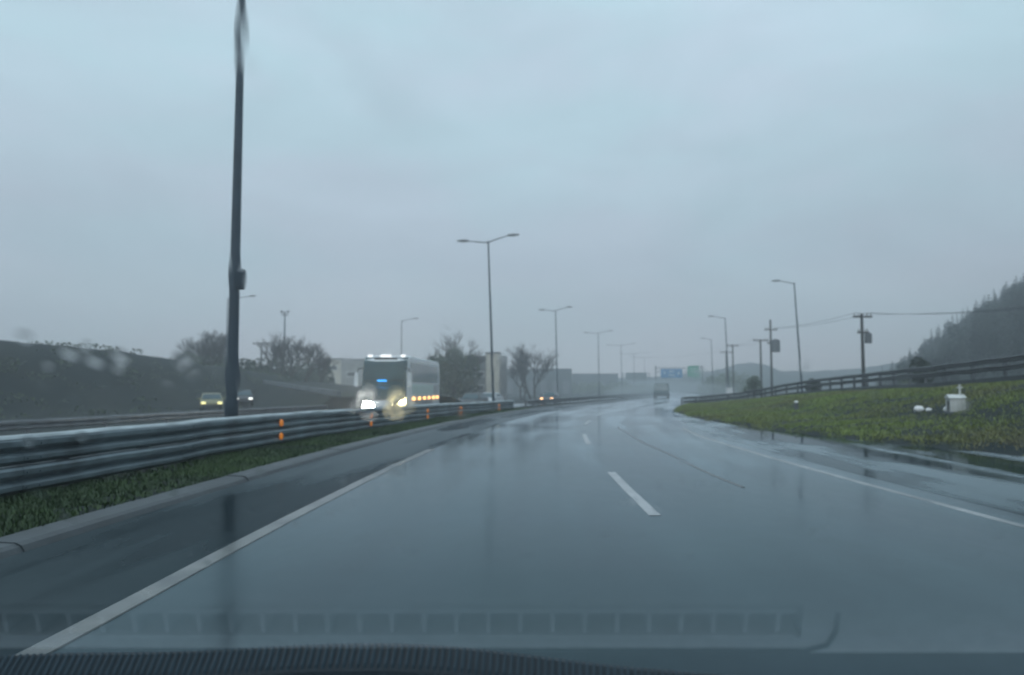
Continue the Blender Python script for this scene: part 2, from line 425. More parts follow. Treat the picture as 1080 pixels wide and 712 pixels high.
rail('guardrail', [(shift(y) - 18.0, y, .30) for y in frange(2, 52, 4)], 1,
     'dark guardrail on the outer side of the oncoming carriageway, under the earth embankment', None, beams=(-.34,), beam_m='galv_old', post_step=4)
rp = [(railx(y), y, railz(y) + .86) for y in frange(2, 58, 3)]
rp += [(19.9, 60, 1.40), (19.0, 63.5, 1.05), (17.4, 65.2, .82), (15.6, 64.4, .72), (13.9, 62.0, .66)]
rail('guardrail', rp, -1, 'dark steel guardrail climbing along the top of the right grass bank', None, beams=(-.2, -.50), beam_m='galv_old', ps=.6)
kb = MB().loft([[(x - .35, y, z - .86 - .2), (x - .35, y, z - .86 + .10), (x - .15, y, z - .86 + .12), (x - .15, y, z - .86 - .2)] for x, y, z in rp[:20]])
struct('bank_kerb', kb, M['kerb'])

# concrete barrier and its ramp beyond the oncoming carriageway
A, B = Vector((-33.5, 96, 2.75)), Vector((-11.6, 51, 1.2))
secs = []; secs2 = []
for k in range(13):
    p = A.lerp(B, k / 12); t = (B - A); t.z = 0; t.normalize(); n = Vector((t.y, -t.x, 0))
    secs.append([p + n * .11, p + n * .18 - Vector((0, 0, .36)), p - n * .18 - Vector((0, 0, .36)), p - n * .11])
    zz = p.z - .45
    secs2.append([p + n * -.6 + Vector((0, 0, -.45)), p + n * -(zz + .8) * 1.6 * 1 + n * -.6 + Vector((0, 0, -zz - .8 + zz - p.z + .45 - .0)), p + n * 9 + Vector((0, 0, -p.z - .7)), p + n * 7 + Vector((0, 0, -.45))])
bb = empty('concrete_barrier', tuple(A - Vector((0, 0, 1))), 0, 'pale concrete barrier sloping down a ramp behind the oncoming bus', 'barrier')
MB().loft(secs).shift(-Vector(bb.location)).build('wall', M['concrete'], bb)
rs = []
for k in range(13):
    p = A.lerp(B, k / 12); t = (B - A); t.z = 0; t.normalize(); n = Vector((t.y, -t.x, 0))
    if n.y > 0: n = -n          # n looks towards the viewer
    w = (p.z + .2) * 1.3
    rs.append([p + n * .5 - Vector((0, 0, .42)), p + n * (.5 + w) + Vector((0, 0, -p.z - .75)), p - n * 12 + Vector((0, 0, -p.z - .75)), p - n * 8 - Vector((0, 0, .42))])
struct('ramp_embankment_terrain', MB().loft(rs), M['ground'])

# ------------------------------------------------------------------ lamps, poles and cables
def lamp(p, H, arms, label, group, r0=.085, r1=.05, tilt=0, base=None, lean=0):
    root = empty('street_lamp', p, 0, label, 'street lamp', group)
    root.rotation_euler = (0, tilt, 0)
    MB().tube([(0, 0, 0), (0, 0, 1.2), (0, 0, 1.25), (0, 0, H)], [r0 * 1.25, r0 * 1.2, r0, r1], 10).build('pole', M['pole'], root, smooth=True)
    MB().box((0, 0, .02), (.4, .4, .05)).build('base_plate', M['pole'], root)
    if base:
        MB().box((r0 + .02, 0, base), (.13, .16, .42)).build('junction_box', M['pole'], root, bevel=.01)
    for ax, rise in arms:
        s = 1 if ax > 0 else -1
        MB().tube([(0, 0, H - .12), (ax * .3, 0, H - .12 + rise * .5), (ax, 0, H + rise)], [.045, .04, .03], 8).build('arm', M['pole'], root)
        h = MB()
        h.loft([[(ax - s * .1, -.10, H + rise - .05), (ax - s * .1, .10, H + rise - .05), (ax - s * .1, .07, H + rise + .06), (ax - s * .1, -.07, H + rise + .06)],
                [(ax + s * .3, -.17, H + rise - .05), (ax + s * .3, .17, H + rise - .05), (ax + s * .3, .12, H + rise + .1), (ax + s * .3, -.12, H + rise + .1)],
                [(ax + s * .75, -.10, H + rise + .0), (ax + s * .75, .10, H + rise + .0), (ax + s * .75, .06, H + rise + .07), (ax + s * .75, -.06, H + rise + .07)]])
        hd = h.build('lamp_head', M['lamphead'], root)
        MB().box((ax + s * .3, 0, H + rise - .062), (.34, .22, .02)).build('lens', M['lens'], hd)
    return root
GM = 'double-arm lamp posts along the median'
c = at(244, 440, 18); lamp((c.x, 18, -.15), 12, ((-1.8, .3), (1.8, .3)), 'thick dark lamp post close behind the left guardrail, top cut off', GM, .13, .075, 0, 4.1)
LB = ['slender double-arm lamp post standing beside the beige building', 'double-arm lamp post in mist beside the broad bare tree', 'faint double-arm lamp post, fourth along the median into mist',
      'fainter double-arm lamp post, fifth along the median into mist', 'very faint double-arm lamp post, sixth along the median', 'last hardly visible double-arm lamp post before the overhead signs']
for (px, ptop, d, tl), lb in zip(((521, 254, 54, -2.0), (588, 327, 100, -1.0), (632, 351, 143, -.6), (656, 364, 186, -.5), (669, 373, 229, 0), (680, 377, 268, 0)), LB):
    b = at(px, 410, d); tp = at(px, ptop, d)
    aw = 29.5 / F * d if d < 70 else 15.5 / F * d
    lamp((b.x, d, -.45), tp.z + .45, ((-max(1.5, aw - .75), .05), (max(1.5, aw - .75), .35)), lb, GM, .10, .055, R(tl))
GR = 'single-arm lamp posts along the right slip road'
for (px, ptop, d, tl, arm), lb in zip(((846.5, 298, 72, -2.8, 24), (769, 335, 107, -2.0, 18), (752, 358, 150, -1.0, 11)),
        ('tall single-arm lamp post on the right, behind the bank guardrail', 'single-arm lamp post in mist beside two wooden utility poles', 'faint single-arm lamp post just right of the green sign')):
    b = at(px, 405, d); tp = at(px, ptop, d); zb = -.1
    lamp((b.x, d, zb), tp.z - zb, ((-(arm / F * d - .75), .25),), lb, GR, .10, .055, R(tl))
GL = 'single-arm lamp posts beyond the oncoming carriageway'
for (px, ptop, d, arm), lb in zip(((238, 315, 88, 30), (423, 338, 117, 18)), ('single-arm lamp post half hidden behind the thick dark pole', 'thin single-arm lamp post rising above the oncoming bus')):
    b = at(px, 405, d); tp = at(px, ptop, d); zb = T(b.x, d) - .1
    lamp((b.x, d, zb), tp.z - zb, ((arm / F * d - .75, .3),), lb, GL, .09, .05)

def utility(px, ptop, d, label, arms, trans=None, H0=None, r=.15, group='wooden utility poles with crossarms', taper=.7):
    b = at(px, 405, d); tp = at(px, ptop, d); zb = T(b.x, d) - .2; H = tp.z - zb
    root = empty('utility_pole', (b.x, d, zb), 0, label, 'utility pole', group)
    MB().tube([(0, 0, 0), (0, 0, H)], [r, r * taper], 10).build('pole', M['wood'], root, smooth=True)
    for dz, w in arms:
        cr = MB().box((0, -.16, H - dz), (w, .12, .14)).build('crossarm', M['wood'], root)
        for k in (-1, -.55, .55, 1):
            MB().tube([(k * (w / 2 - .1), -.16, H - dz + .07), (k * (w / 2 - .1), -.16, H - dz + .30)], [.05, .035], 8).build('insulator', M['ceramic'], cr)
    if trans:
        dz, ox, sz = trans
        t = MB().tube([(ox, -.1, H - dz - sz), (ox, -.1, H - dz)], [sz * .36, sz * .36], 12)
        t.tube([(ox, -.1, H - dz), (ox, -.1, H - dz + .12)], [sz * .3, sz * .12], 12)
        t.build('transformer', M['post'], root)
    return root, H
u1, H1 = utility(911, 331, 60, 'wooden utility pole with transformer below the forested hill', ((.25, 1.5), (1.5, .9)), (1.0 + .6, .42, .75))
u2, H2 = utility(814, 337, 95, 'tallest utility pole, bulky transformer at its upper right side', ((1.3, 1.6), (3.0, 1.0)), (2.6, .55, 1.5))
u3, H3 = utility(803, 358, 100, 'T-shaped utility pole just left of the tall transformer pole', ((.15, 2.0),))
u4, H4 = utility(773.5, 363, 130, 'right one of two close utility poles beside the misty lamp post', ((.3, 2.0),), None)
u5, H5 = utility(766.5, 370, 136, 'left one of two close utility poles beside the misty lamp post', ((.3, 2.2),), None)
u6, H6 = utility(275, 361, 108, 'short T-shaped utility pole between bare trees on the left', ((.2, 2.4),))
b = at(299, 405, 120); tp = at(299, 329, 120); ms = empty('floodlight_mast', (b.x, 120, T(b.x, 120) - .2), 0, 'slim mast with a cluster of floodlights above bare trees', 'mast')
HM = tp.z - ms.location.z
MB().tube([(0, 0, 0), (0, 0, HM)], [.17, .09], 10).build('pole', M['pole'], ms, smooth=True)
MB().box((0, 0, HM - .5), (1.1, .12, .12)).build('crossbar', M['pole'], ms)
for k in (-1, 0, 1):
    MB().box((k * .5, -.05, HM - .18 + (.18 if k else 0)), (.28, .3, .42)).build('floodlight', M['lamphead'], ms, bevel=.03)
def cable(a, b, sag, label, grp):
    a, b = Vector(a), Vector(b); pts = []
    for k in range(13):
        t = k / 12; p = a.lerp(b, t); p.z -= sag * 4 * t * (1 - t); pts.append(p)
    o = MB().tube([p - a for p in pts], .014, 5).build('power_cable', M['cable'], loc=a); tag(o, label, 'cable', grp); return o
def top(u, H, dx, dz=.0): return (u.location.x + dx, u.location.y - .16, u.location.z + H - dz)
GC = 'power cables between the right utility poles'
r_end = at(1110, 322, 42)
for dx in (-.6, .6): cable(top(u1, H1, dx, -.05), (r_end.x + dx, r_end.y, r_end.z), .25, 'power cable running right from the transformer pole towards the hill', GC)
for dx in (-.6, .6): cable(top(u1, H1, dx, -.05), top(u2, H2, dx, 1.1), .3, 'power cable sagging between the two transformer poles', GC)
for dx in (-.8, .8): cable(top(u3, H3, dx, -.1), top(u4, H4, dx, .1), .4, 'power cable between the T-shaped pole and the paired poles', GC)
far = at(650, 372, 300)
cable(top(u5, H5, -.9, .1), far, 1.5, 'long faint power cable crossing high above the overhead signs', None)

# ------------------------------------------------------------------ vehicles
def wheel(parent, x, y, r, w):
    t = MB().tube([(x - w / 2, y, r), (x - w * .35, y, r), (x + w * .35, y, r), (x + w / 2, y, r)], [r * .9, r, r, r * .9], 20).build('wheel', M['tyre'], parent, smooth=False)
    s = 1 if x > 0 else -1
    MB().tube([(x + s * (w / 2 - .02), y, r), (x + s * (w / 2 + .012), y, r)], [r * .62, r * .5], 16).build('rim', M['rim'], t)

def car(p, rz, paint, lights, label, group=None, rear=False, name='car', W=1.74, H=1.45, L=4.2, van=False):
    """front towards -y; at the origin of its own ground"""
    root = empty(name, p, rz, label, 'van' if van else 'car', group)
    h = W / 2
    if van: side = [(-L / 2, .35), (-L / 2, .85), (-L / 2 + .75, 1.02), (-L / 2 + 1.35, H - .04), (-L / 2 + 1.7, H), (L / 2 - .15, H), (L / 2, H - .25), (L / 2, .35)]
    else: side = [(-L / 2, .3), (-L / 2, .62), (-L / 2 + .1, .74), (-L / 2 + 1.05, .92), (-L / 2 + 1.75, H - .06), (-L / 2 + 2.1, H), (L / 2 - 1.05, H - .02), (L / 2 - .3, .98), (L / 2, .92), (L / 2, .3)]
    def wx(z): return h * (1.0 if z <= .95 else 1 - .2 * (z - .95) / (H - .95) * (1 if not van else .5))
    s1 = [(-wx(z), y, z) for y, z in side]; s2 = [(wx(z), y, z) for y, z in side]
    MB().loft([s1, s2]).build('body', M[paint], root, bevel=.06)
    # screens and side glass
    if van: f0, f1 = side[2], side[3]
    else: f0, f1 = side[3], side[4]
    def pane(a, b, out, nm):
        k0, k1 = .08, .92; q = []
        for t, sg in ((k0, -1), (k0, 1), (k1, 1), (k1, -1)):
            y_ = a[0] + (b[0] - a[0]) * t; z_ = a[1] + (b[1] - a[1]) * t; q.append((sg * (wx(z_) - .1), y_ + out, z_ + .012))
        q2 = [(x, y_ - out * .8, z_ - .02) for x, y_, z_ in q]
        MB().add(q + q2, [(0, 1, 2, 3), (7, 6, 5, 4), (0, 4, 5, 1), (1, 5, 6, 2), (2, 6, 7, 3), (3, 7, 4, 0)]).build(nm, M['glass'], root)
    pane(f0, f1, -.02, 'windscreen')
    if van: pane((L / 2 + .0, 1.0), (L / 2 - .0, H - .22), .02, 'rear_window')
    else: pane(side[7], side[6], .02, 'rear_window')
    for sg in (-1, 1):
        y0, y1 = (-L / 2 + 1.3, L / 2 - .4) if van else (-L / 2 + 1.65, L / 2 - .95)
        z0, z1 = 1.0, H - .12
        a = sg * (wx(z0) + .008); b_ = sg * (wx(z1) + .008)
        q = [(a, y0 - .25, z0), (a, y1 + .25, z0), (b_, y1, z1), (b_, y0 + .1, z1)]
        q2 = [(x - sg * .03, y_, z_) for x, y_, z_ in q]
        MB().add(q + q2, [(0, 1, 2, 3), (7, 6, 5, 4), (0, 4, 5, 1), (1, 5, 6, 2), (2, 6, 7, 3), (3, 7, 4, 0)]).build('side_window', M['glass'], root)
        if lights: MB().box((sg * (h - .25), -L / 2 - .005, .66), (.34, .08, .16)).build('headlight', M[lights], root, bevel=.03)
        MB().box((sg * (h - .16), L / 2 + .005, .86), (.2, .06, .22)).build('tail_light', M['red'], root, bevel=.02)
        MB().box((sg * (h + .09), -L / 2 + 1.35, 1.0), (.18, .1, .13)).build('wing_mirror', M[paint], root, bevel=.03)
        for yy in (-L / 2 + .8, L / 2 - .8): wheel(root, sg * (h - .1), yy, .31, .2)
    MB().box((0, -L / 2 - .01, .42), (W - .2, .06, .18)).build('grille', M['black'], root, bevel=.02)
    MB().box((0, L / 2 + .01, .45), (W - .12, .08, .2)).build('bumper', M['black'], root, bevel=.02)
    MB().box((0, L / 2 + .06, .7), (.5, .02, .12)).build('number_plate', M['white'], root)
    return root
def road_ang(y): return -math.atan((shift(y + 1) - shift(y - 1)) / 2)
GO = 'cars coming the other way with lights on'
c = at(223, 425, 64); car((c.x, 64, T(c.x, 64)), R(22), 'caryellow', 'hl_dim', 'yellow car left of the thick dark lamp post', GO)
c = at(256, 425, 72); car((c.x, 72, T(c.x, 72)), R(21), 'cardark', 'hl_far', 'dark car with a white headlight right of the thick dark lamp post', GO)
c = at(499, 420, 70); car((c.x, 70, OPPZ), R(-15), 'cardark', None, 'dark car half hidden behind the left guardrail beside the beige building', GO)
c = at(517, 420, 80); car((c.x, 80, OPPZ), R(-15), 'carpale', None, 'pale grey car behind the slender double-arm lamp post', GO)
c = at(580, 419, 95); car((c.x, 95, OPPZ), R(-14), 'cardark', 'hl_orange', 'distant dark car with one warm headlight glow, beyond the left guardrail', GO)
c = at(698, 419, 108); car((c.x, 108, 0), road_ang(108), 'vangreen', None, 'grey van driving ahead in spray under the blue sign', None, True, 'van', 1.95, 2.1, 5.0, True)

def bus(p, rz):
    root = empty('coach_bus', p, rz, 'tall silver white coach coming towards us with bright headlights', 'bus')
    L, W, H = 12.0, 2.55, 3.72; h = W / 2; y0 = -L / 2
    side = [(y0, .32), (y0 - .06, .9), (y0 - .02, 1.5), (y0 + .18, 2.6), (y0 + .42, 3.45), (y0 + .75, H - .05), (y0 + 1.3, H), (-y0 - .5, H), (-y0 - .1, H - .2), (-y0, 2.4), (-y0 + .02, .6), (-y0, .32)]
    def section(x, ins): return [(x, yy + (ins if yy < 0 else -ins * .5), z) for yy, z in side]
    MB().loft([section(-h, .16), section(-h + .12, .03), section(-h * .4, -.02), section(h * .4, -.02), section(h - .12, .03), section(h, .16)]).build('body', M['buswhite'], root, bevel=.05, smooth=False)
    def yfront(z):
        for (a, b), (c, d) in zip(side[:6], side[1:7]):
            if b <= z <= d: return a + (c - a) * (z - b) / (d - b)
        return y0
    # big dark windscreen following the raked front
    rows = []
    for z in (1.22, 1.5, 1.9, 2.25, 2.6, 3.0, 3.35, 3.62):
        rows.append([(x, yfront(z) - .04 + (.09 if abs(x) > 1.15 else 0), z) for x in (-1.24, -1.13, -.5, 0, .5, 1.13, 1.24)])
    w = MB().grid(rows).build('windscreen', M['glass'], root); sd = w.modifiers.new('solid', 'SOLIDIFY'); sd.thickness = .03
    MB().box((0, yfront(2.3) - .05, 2.30), (2.2, .03, .05)).build('windscreen_divider', M['black'], root)
    MB().box((0, yfront(3.52) - .06, 3.50), (1.3, .05, .2)).build('destination_box', M['black'], root, bevel=.02)
    MB().box((-.12, yfront(2.2) - .07, 2.28), (.5, .05, .12)).build('route_display', M['bluesign'], root)
    for sx in (-.55, .45):
        MB().tube([(sx, yfront(1.3) - .07, 1.3), (sx + .3, yfront(1.9) - .06, 1.95)], .02, 6).build('wiper', M['black'], root)
    MB().box((0, y0 - .08, .50), (2.3, .10, .34)).build('bumper', M['buswhite'], root, bevel=.05)
    MB().box((0, y0 - .09, .80), (1.0, .05, .16)).build('grille', M['black'], root, bevel=.03)
    for sg in (-1, 1):
        hl = MB().loft([[(sg * (h - .08), y0 - .03, .74), (sg * (h - .74), y0 - .10, .70), (sg * (h - .74), y0 - .10, 1.0), (sg * (h - .08), y0 - .03, 1.34)],
                        [(sg * (h - .08), y0 + .06, .74), (sg * (h - .74), y0 + .02, .70), (sg * (h - .74), y0 + .02, 1.0), (sg * (h - .08), y0 + .06, 1.34)]])
        hl.build('headlight', M['hl'] if sg < 0 else M['hl_warm'], root)
        arm = MB().tube([(sg * (h - .1), y0 + .25, 3.0), (sg * (h + .12), y0 - .15, 2.95), (sg * (h + .2), y0 - .28, 2.6)], .035, 8).build('mirror_arm', M['black'], root)
        MB().loft([[(sg * (h + .10), y0 - .34, 2.75), (sg * (h + .30), y0 - .30, 2.72), (sg * (h + .30), y0 - .18, 2.72), (sg * (h + .1), y0 - .2, 2.75)],
                   [(sg * (h + .10), y0 - .36, 1.95), (sg * (h + .34), y0 - .32, 2.0), (sg * (h + .34), y0 - .18, 2.0), (sg * (h + .1), y0 - .2, 1.95)]]).build('mirror', M['buswhite'], arm, bevel=.04)
    for x, wd in ((-.95, .22), (-.05, .62), (.92, .24)):
        MB().box((x, yfront(H - .06) - .02, H - .02), (wd, .12, .12)).build('marker_lamp', M['marker'], root, bevel=.02)
    for sg in (-1, 1):
        n = 7; a = y0 + .95; ln = (L - 1.7) / n
        for k in range(n):
            MB().box((sg * (h + .006), a + ln * (k + .5), 2.78), (.03, ln - .07, 1.15)).build('side_window', M['glass'], root)
        MB().box((sg * (h + .006), 0.2, 3.52), (.03, L - 1.7, .1)).build('roof_trim', M['white'], root)
        st = MB().box((sg * (h + .006), -.6, 1.78), (.025, 7.6, .62)); st.build('pale_stripe', M['busgraph'], root)
        MB().box((sg * (h + .006), 4.2, 1.78), (.025, 1.7, .6)).build('dark_stripe', M['busgrey'], root)
        MB().box((sg * (h + .006), -.4, 1.12), (.025, 6.2, .52)).build('luggage_flap', M['busgrey'], root)
        for k in range(6):
            MB().box((sg * (h + .025), -3.9 + k * 1.75, 1.27), (.05, .7, .16)).build('side_lamp', M['amber'], root)
        for yy in (y0 + 2.7, -y0 - 3.2, -y0 - 1.95): wheel(root, sg * (h - .17), yy, .5, .3)
    return root
bus((-6.75, 48.0, OPPZ), R(-3.2))

# ------------------------------------------------------------------ overhead signs
def gantry(name, d, panels, posts, label, cat, zg):
    x0 = at(posts[0], 400, d).x; x1 = at(posts[1], 400, d).x
    zt = max(at(p[0], p[2], d).z for p in panels)
    root = empty(name, ((x0 + x1) / 2, d, zg), 0, label, cat); hw = (x1 - x0) / 2
    for s in (-1, 1): MB().box((s * hw, 0.3, (zt - zg) / 2), (.3, .35, zt - zg)).build('post', M['post'], root)
    tr = MB()
    for dz in (-.5, -1.7): tr.box((0, .3, zt - zg + dz), (2 * hw - .3, .15, .15))
    n = 10
    for k in range(n):
        xa = -hw + .2 + (2 * hw - .4) * k / n; xb = -hw + .2 + (2 * hw - .4) * (k + 1) / n
        tr.tube([(xa, .3, zt - zg - .58), ((xa + xb) / 2, .3, zt - zg - 1.62), (xb, .3, zt - zg - .58)], .05, 5)
    tr.build('truss', M['post'], root)
    for (xa, xb, ya, yb, m, stripes) in panels:
        a = at(xa, yb, d); b = at(xb, ya, d); cx = (a.x + b.x) / 2 - root.location.x; cz = (a.z + b.z) / 2 - zg; w = b.x - a.x; h = b.z - a.z
        s = MB().box((cx, 0, cz), (w, .12, h)).build('sign_panel', M[m], root)
        for (fx, fz, fw, fh) in stripes:
            MB().box((cx + fx * w, -.07, cz + fz * h), (fw * w, .03, fh * h)).build('sign_mark', M['white'], s)
    return root
gantry('overhead_sign', 210, [(697, 719.5, 389, 398.5, 'signblue', ((0, .2, .22, .12), (.0, -.2, .3, .1), (-.33, .05, .06, .3), (.33, .0, .06, .3))), (725.5, 737, 386, 397, 'signgreen', ((0, .2, .5, .06), (0, -.1, .55, .06)))],
       (692, 741), 'overhead road sign gantry with blue and green panels', 'road sign', -.1)
gantry('overhead_sign', 290, [(660, 682, 393, 400.5, 'signback', ())], (657, 685), 'grey green back of an overhead sign far along the oncoming road', 'road sign', -.5)

# ------------------------------------------------------------------ buildings
def block(name, d, x0, x1, ytop, depth, wall, label, windows, zg=-.6, extra=None, roofm='roof', lip=.25):
    a = at(x0, ytop, d); b = at(x1, ytop, d)
    root = empty(name, ((a.x + b.x) / 2, d, zg), 0, label, 'building'); w = b.x - a.x; h = a.z - zg
    MB().box((0, depth / 2, h / 2), (w, depth, h)).build('wall', M[wall], root)
    MB().box((0, depth / 2, h + .1), (w + lip, depth + lip, .2)).build('roof', M[roofm], root)
    for (fx, fz, ww, wh) in windows:
        f = MB().box((fx * w, -.03, fz * h), (ww, .06, wh)).build('window', M['white'], root)
        MB().box((fx * w, -.065, fz * h), (ww - .16, .03, wh - .16)).build('pane', M['pane'], f)
    if extra: extra(root, w, h)
    return root
def ex1(root, w, h):
    MB().box((w / 2 + 9.0, 3, h * .49), (18.0, 5.8, h * .98)).build('annexe', M['palewall'], root)
    MB().box((w / 2 + 9.0, 3, h * .98 + .1), (18.2, 6.1, .2)).build('roof', M['roof'], root)
    for k in range(4):
        f = MB().box((w / 2 + 2.0 + 4.2 * k, .07, h * .62), (1.8, .06, 1.0)).build('window', M['white'], root)
        MB().box((w / 2 + 2.0 + 4.2 * k, .03, h * .62), (1.6, .03, .8)).build('pane', M['pane'], f)
block('beige_tower_building', 150, 343, 360, 379, 6, 'beige', 'small beige building left of the bus with two dark windows', ((-.05, .45, 1.3, 1.2), (0, .78, 1.6, .9)), extra=ex1)
def ex2(root, w, h):
    MB().box((-w / 2 - 1.3, 3, h * .48), (2.6, 5, h * .96)).build('grey_wing', M['greywall'], root)
    for z in (.30, .58):
        f = MB().box((-w / 2 - .85, .44, h * z), (1.2, .06, .8)).build('window', M['white'], root)
        MB().box((-w / 2 - .85, .40, h * z), (1.05, .03, .65)).build('pane', M['pane'], f)
    MB().box((w / 2 + .5, 3, h * .47), (1.0, 5, h * .94)).build('stair_wing', M['greywall'], root)
block('beige_building', 110, 512.5, 527, 373, 8, 'beige', 'beige block with grey window wing behind the slender lamp post', (), extra=ex2)
def ex3(root, w, h):
    for k in range(6):
        MB().box((-w / 2 + w * (k + .5) / 6, -.04, h * .30), (w / 6 * .55, .06, h * .5)).build('opening', M['greywall'], root)
block('long_shed', 230, 532, 603, 389.5, 12, 'shed', 'long low dark shed behind the broad bare tree', (), extra=ex3)
block('warehouse', 290, 604, 652, 394.5, 14, 'shed', 'pale misty warehouse right of the long dark shed', ((-.3, .5, 2.5, 1.2), (.1, .5, 2.5, 1.2)), roofm='greywall')

# ------------------------------------------------------------------ trees and plants
def leafcloud(mb, c, r, n, size, rnd=random, shell=.35):
    for _ in range(n):
        while True:
            d = Vector((rnd.uniform(-1, 1), rnd.uniform(-1, 1), rnd.uniform(-1, 1)))
            if .05 < d.length < 1: break
        rr = d.length ** shell; d.normalize()
        p = Vector((c[0] + d.x * r[0] * rr, c[1] + d.y * r[1] * rr, c[2] + d.z * r[2] * rr))
        a = Vector((rnd.gauss(0, 1), rnd.gauss(0, 1), rnd.gauss(0, .7))).normalized(); b = a.orthogonal().normalized(); s = size * rnd.uniform(.6, 1.4)
        mb.add([p - a * s * .7, p + b * s * .4, p + a * s * .7, p - b * s * .4], [(0, 1, 2, 3)])
def leafy(p, H, w, label, name='evergreen_tree', cat='tree', m='leaf', n=1500, size=.28, group=None, lumps=9, trunkh=.3):
    root = empty(name, p, random.uniform(0, 6), label, cat, group)
    tr = MB().tube([(0, 0, -.2), (.05, 0, H * .5), (0, .1, H * .85)], [.03 * H + .03, .02 * H + .02, .01 * H], 7); ends = []
    cr = MB()
    for k in range(lumps):
        a = k * 2.4; z = H * (trunkh + (1 - trunkh) * (.12 + .8 * k / lumps)); q = w / 2 * random.uniform(.3, .62) * (1 - .55 * max(0, k / lumps - .35))
        c_ = Vector((math.cos(a) * q, math.sin(a) * q, z)); rr = w * random.uniform(.2, .31)
        tr.tube([(0, 0, z * .65), c_], [.012 * H, .006 * H], 5)
        leafcloud(cr, c_, (rr, rr, rr * .8), n // lumps, size)
    tr.build('trunk', M['bark'], root); cr.build('crown', M[m], root, fix=False)
    return root
def bare(p, H, spread, label, seed, group=None, stems=1, levels=6):
    rnd = random.Random(seed); root = empty('bare_tree', p, 0, label, 'tree', group); tr = MB(); tw = MB()
    def grow(a, d, ln, r, lv):
        mid = a + d * ln * .5 + Vector((rnd.gauss(0, .05), rnd.gauss(0, .05), 0)) * ln; e = a + d * ln
        (tr if lv >= levels - 1 else tw).tube([a, mid, e], [r, r * .85, r * .7], 5 if lv > 1 else 3, caps=False)
        if lv == 0: return
        for _ in range(3 if lv != 2 else 4):
            ax = Vector((rnd.gauss(0, 1), rnd.gauss(0, 1), rnd.gauss(0, .3)))
            nd = (d + ax.normalized() * spread * rnd.uniform(.4, .95) + Vector((0, 0, .22))).normalized()
            grow(a.lerp(e, rnd.uniform(.4, 1)), nd, ln * rnd.uniform(.6, .82), r * .62, lv - 1)
    for s in range(stems):
        d = Vector((rnd.gauss(0, .12) * stems, rnd.gauss(0, .12), 1)).normalized()
        grow(Vector((rnd.uniform(-.5, .5) * (stems - 1), 0, -.2)), d, H * .33, H * .014 + .02, levels)
    tr.build('trunk', M['bark'], root); tw.build('crown', M['twig'], root, fix=False); return root
def gp(px, d): 
    x = at(px, 405, d).x; return (x, d, T(x, d))
def topz(px, py, d): return at(px, py, d).z
# left side
GB = 'bare winter trees on the left'
for px, pt, d, sp, lb, st in ((222, 352, 92, .75, 'bare leafless tree left of the thick dark lamp post', 3), (292, 357, 100, .75, 'bare leafless tree directly behind the floodlight mast', 2),
                       (322, 358, 95, .85, 'rounded bare leafless tree just right of the floodlight mast', 2), (209, 358, 98, .8, 'small bare leafless tree at the right end of the earth embankment', 3), (241, 360, 90, .8, 'bare leafless tree immediately behind the thick dark lamp post', 2), (307, 356, 98, .9, 'tall bare leafless tree right behind the floodlight mast', 2),
                       (338, 372, 100, .9, 'low bare leafless tree beside the small beige building', 2), (550, 370, 122, .95, 'smaller bare leafless tree at the left of the broad one by the shed', 2), (562, 362, 118, .95, 'broad bare leafless tree in front of the long dark shed', 2), (478, 357, 104, .8, 'thin bare tree tops above the dark evergreens beside the bus', 2)):
    p = gp(px, d); bare(p, (topz(px, pt, d) - p[2]) * 1.28, sp, lb, int(px), GB, st)
GE = 'dark bushes and evergreens on the left'
for px, pt, d, w, lb in ((462, 372, 92, 4.0, 'dark evergreen directly right of the bus'), (478, 366, 96, 4.6, 'tallest dark evergreen between bus and beige building'), (493, 373, 100, 3.8, 'dark evergreen against the grey wing of the beige building'),
                         (250, 383, 100, 6, 'low dark bush behind the thick lamp post'), (272, 384, 100, 6, 'low dark bush around the short T-shaped pole'), (296, 380, 104, 6.5, 'dark bush at the foot of the floodlight mast'), (322, 383, 106, 6, 'dark bush under the rounded bare tree'), (336, 384, 112, 5.5, 'dark bush left of the small beige building'),
                         (206, 378, 96, 6, 'dark bush at the right end of the earth embankment'), (228, 381, 94, 5.5, 'dark bush under the bare tree left of the thick lamp post')):
    p = gp(px, d); leafy(p, topz(px, pt, d) - p[2], w, lb, 'evergreen_tree' if px > 400 else 'bush', 'tree' if px > 400 else 'bush', 'leaf', 1500, .3, GE, 10, .12)
# right side
GS = 'dark shrubs along the right guardrail'
for px, pt, d, w, lb in ((795, 396, 78, 1.9, 'dark round shrub left of the two tall utility poles'), (858, 399, 66, 1.5, 'low dark shrub behind the guardrail near the right lamp post'), (973, 377, 52, 1.75, 'dark shrub behind the guardrail left of the white shrine')):
    p = gp(px, d); p = (p[0], p[1], p[2] - .2); leafy(p, topz(px, pt, d) - p[2], w, lb, 'shrub', 'shrub', 'leaf', 1400, .14, GS, 9, .35)
c = at(769, 405, 95); wb = empty('white_box', (c.x, 95, T(c.x, 95)), 0, 'small white cabinet at the foot of the paired utility poles', 'cabinet')
MB().box((0, 0, .5 + .35), (.7, .5, 1.0)).build('body', M['white'], wb, bevel=.03)
MB().box((0, 0, .2), (.5, .4, .4)).build('plinth', M['concrete'], wb)
MB().box((0, 0, 1.38), (.8, .6, .06)).build('lid', M['white'], wb)

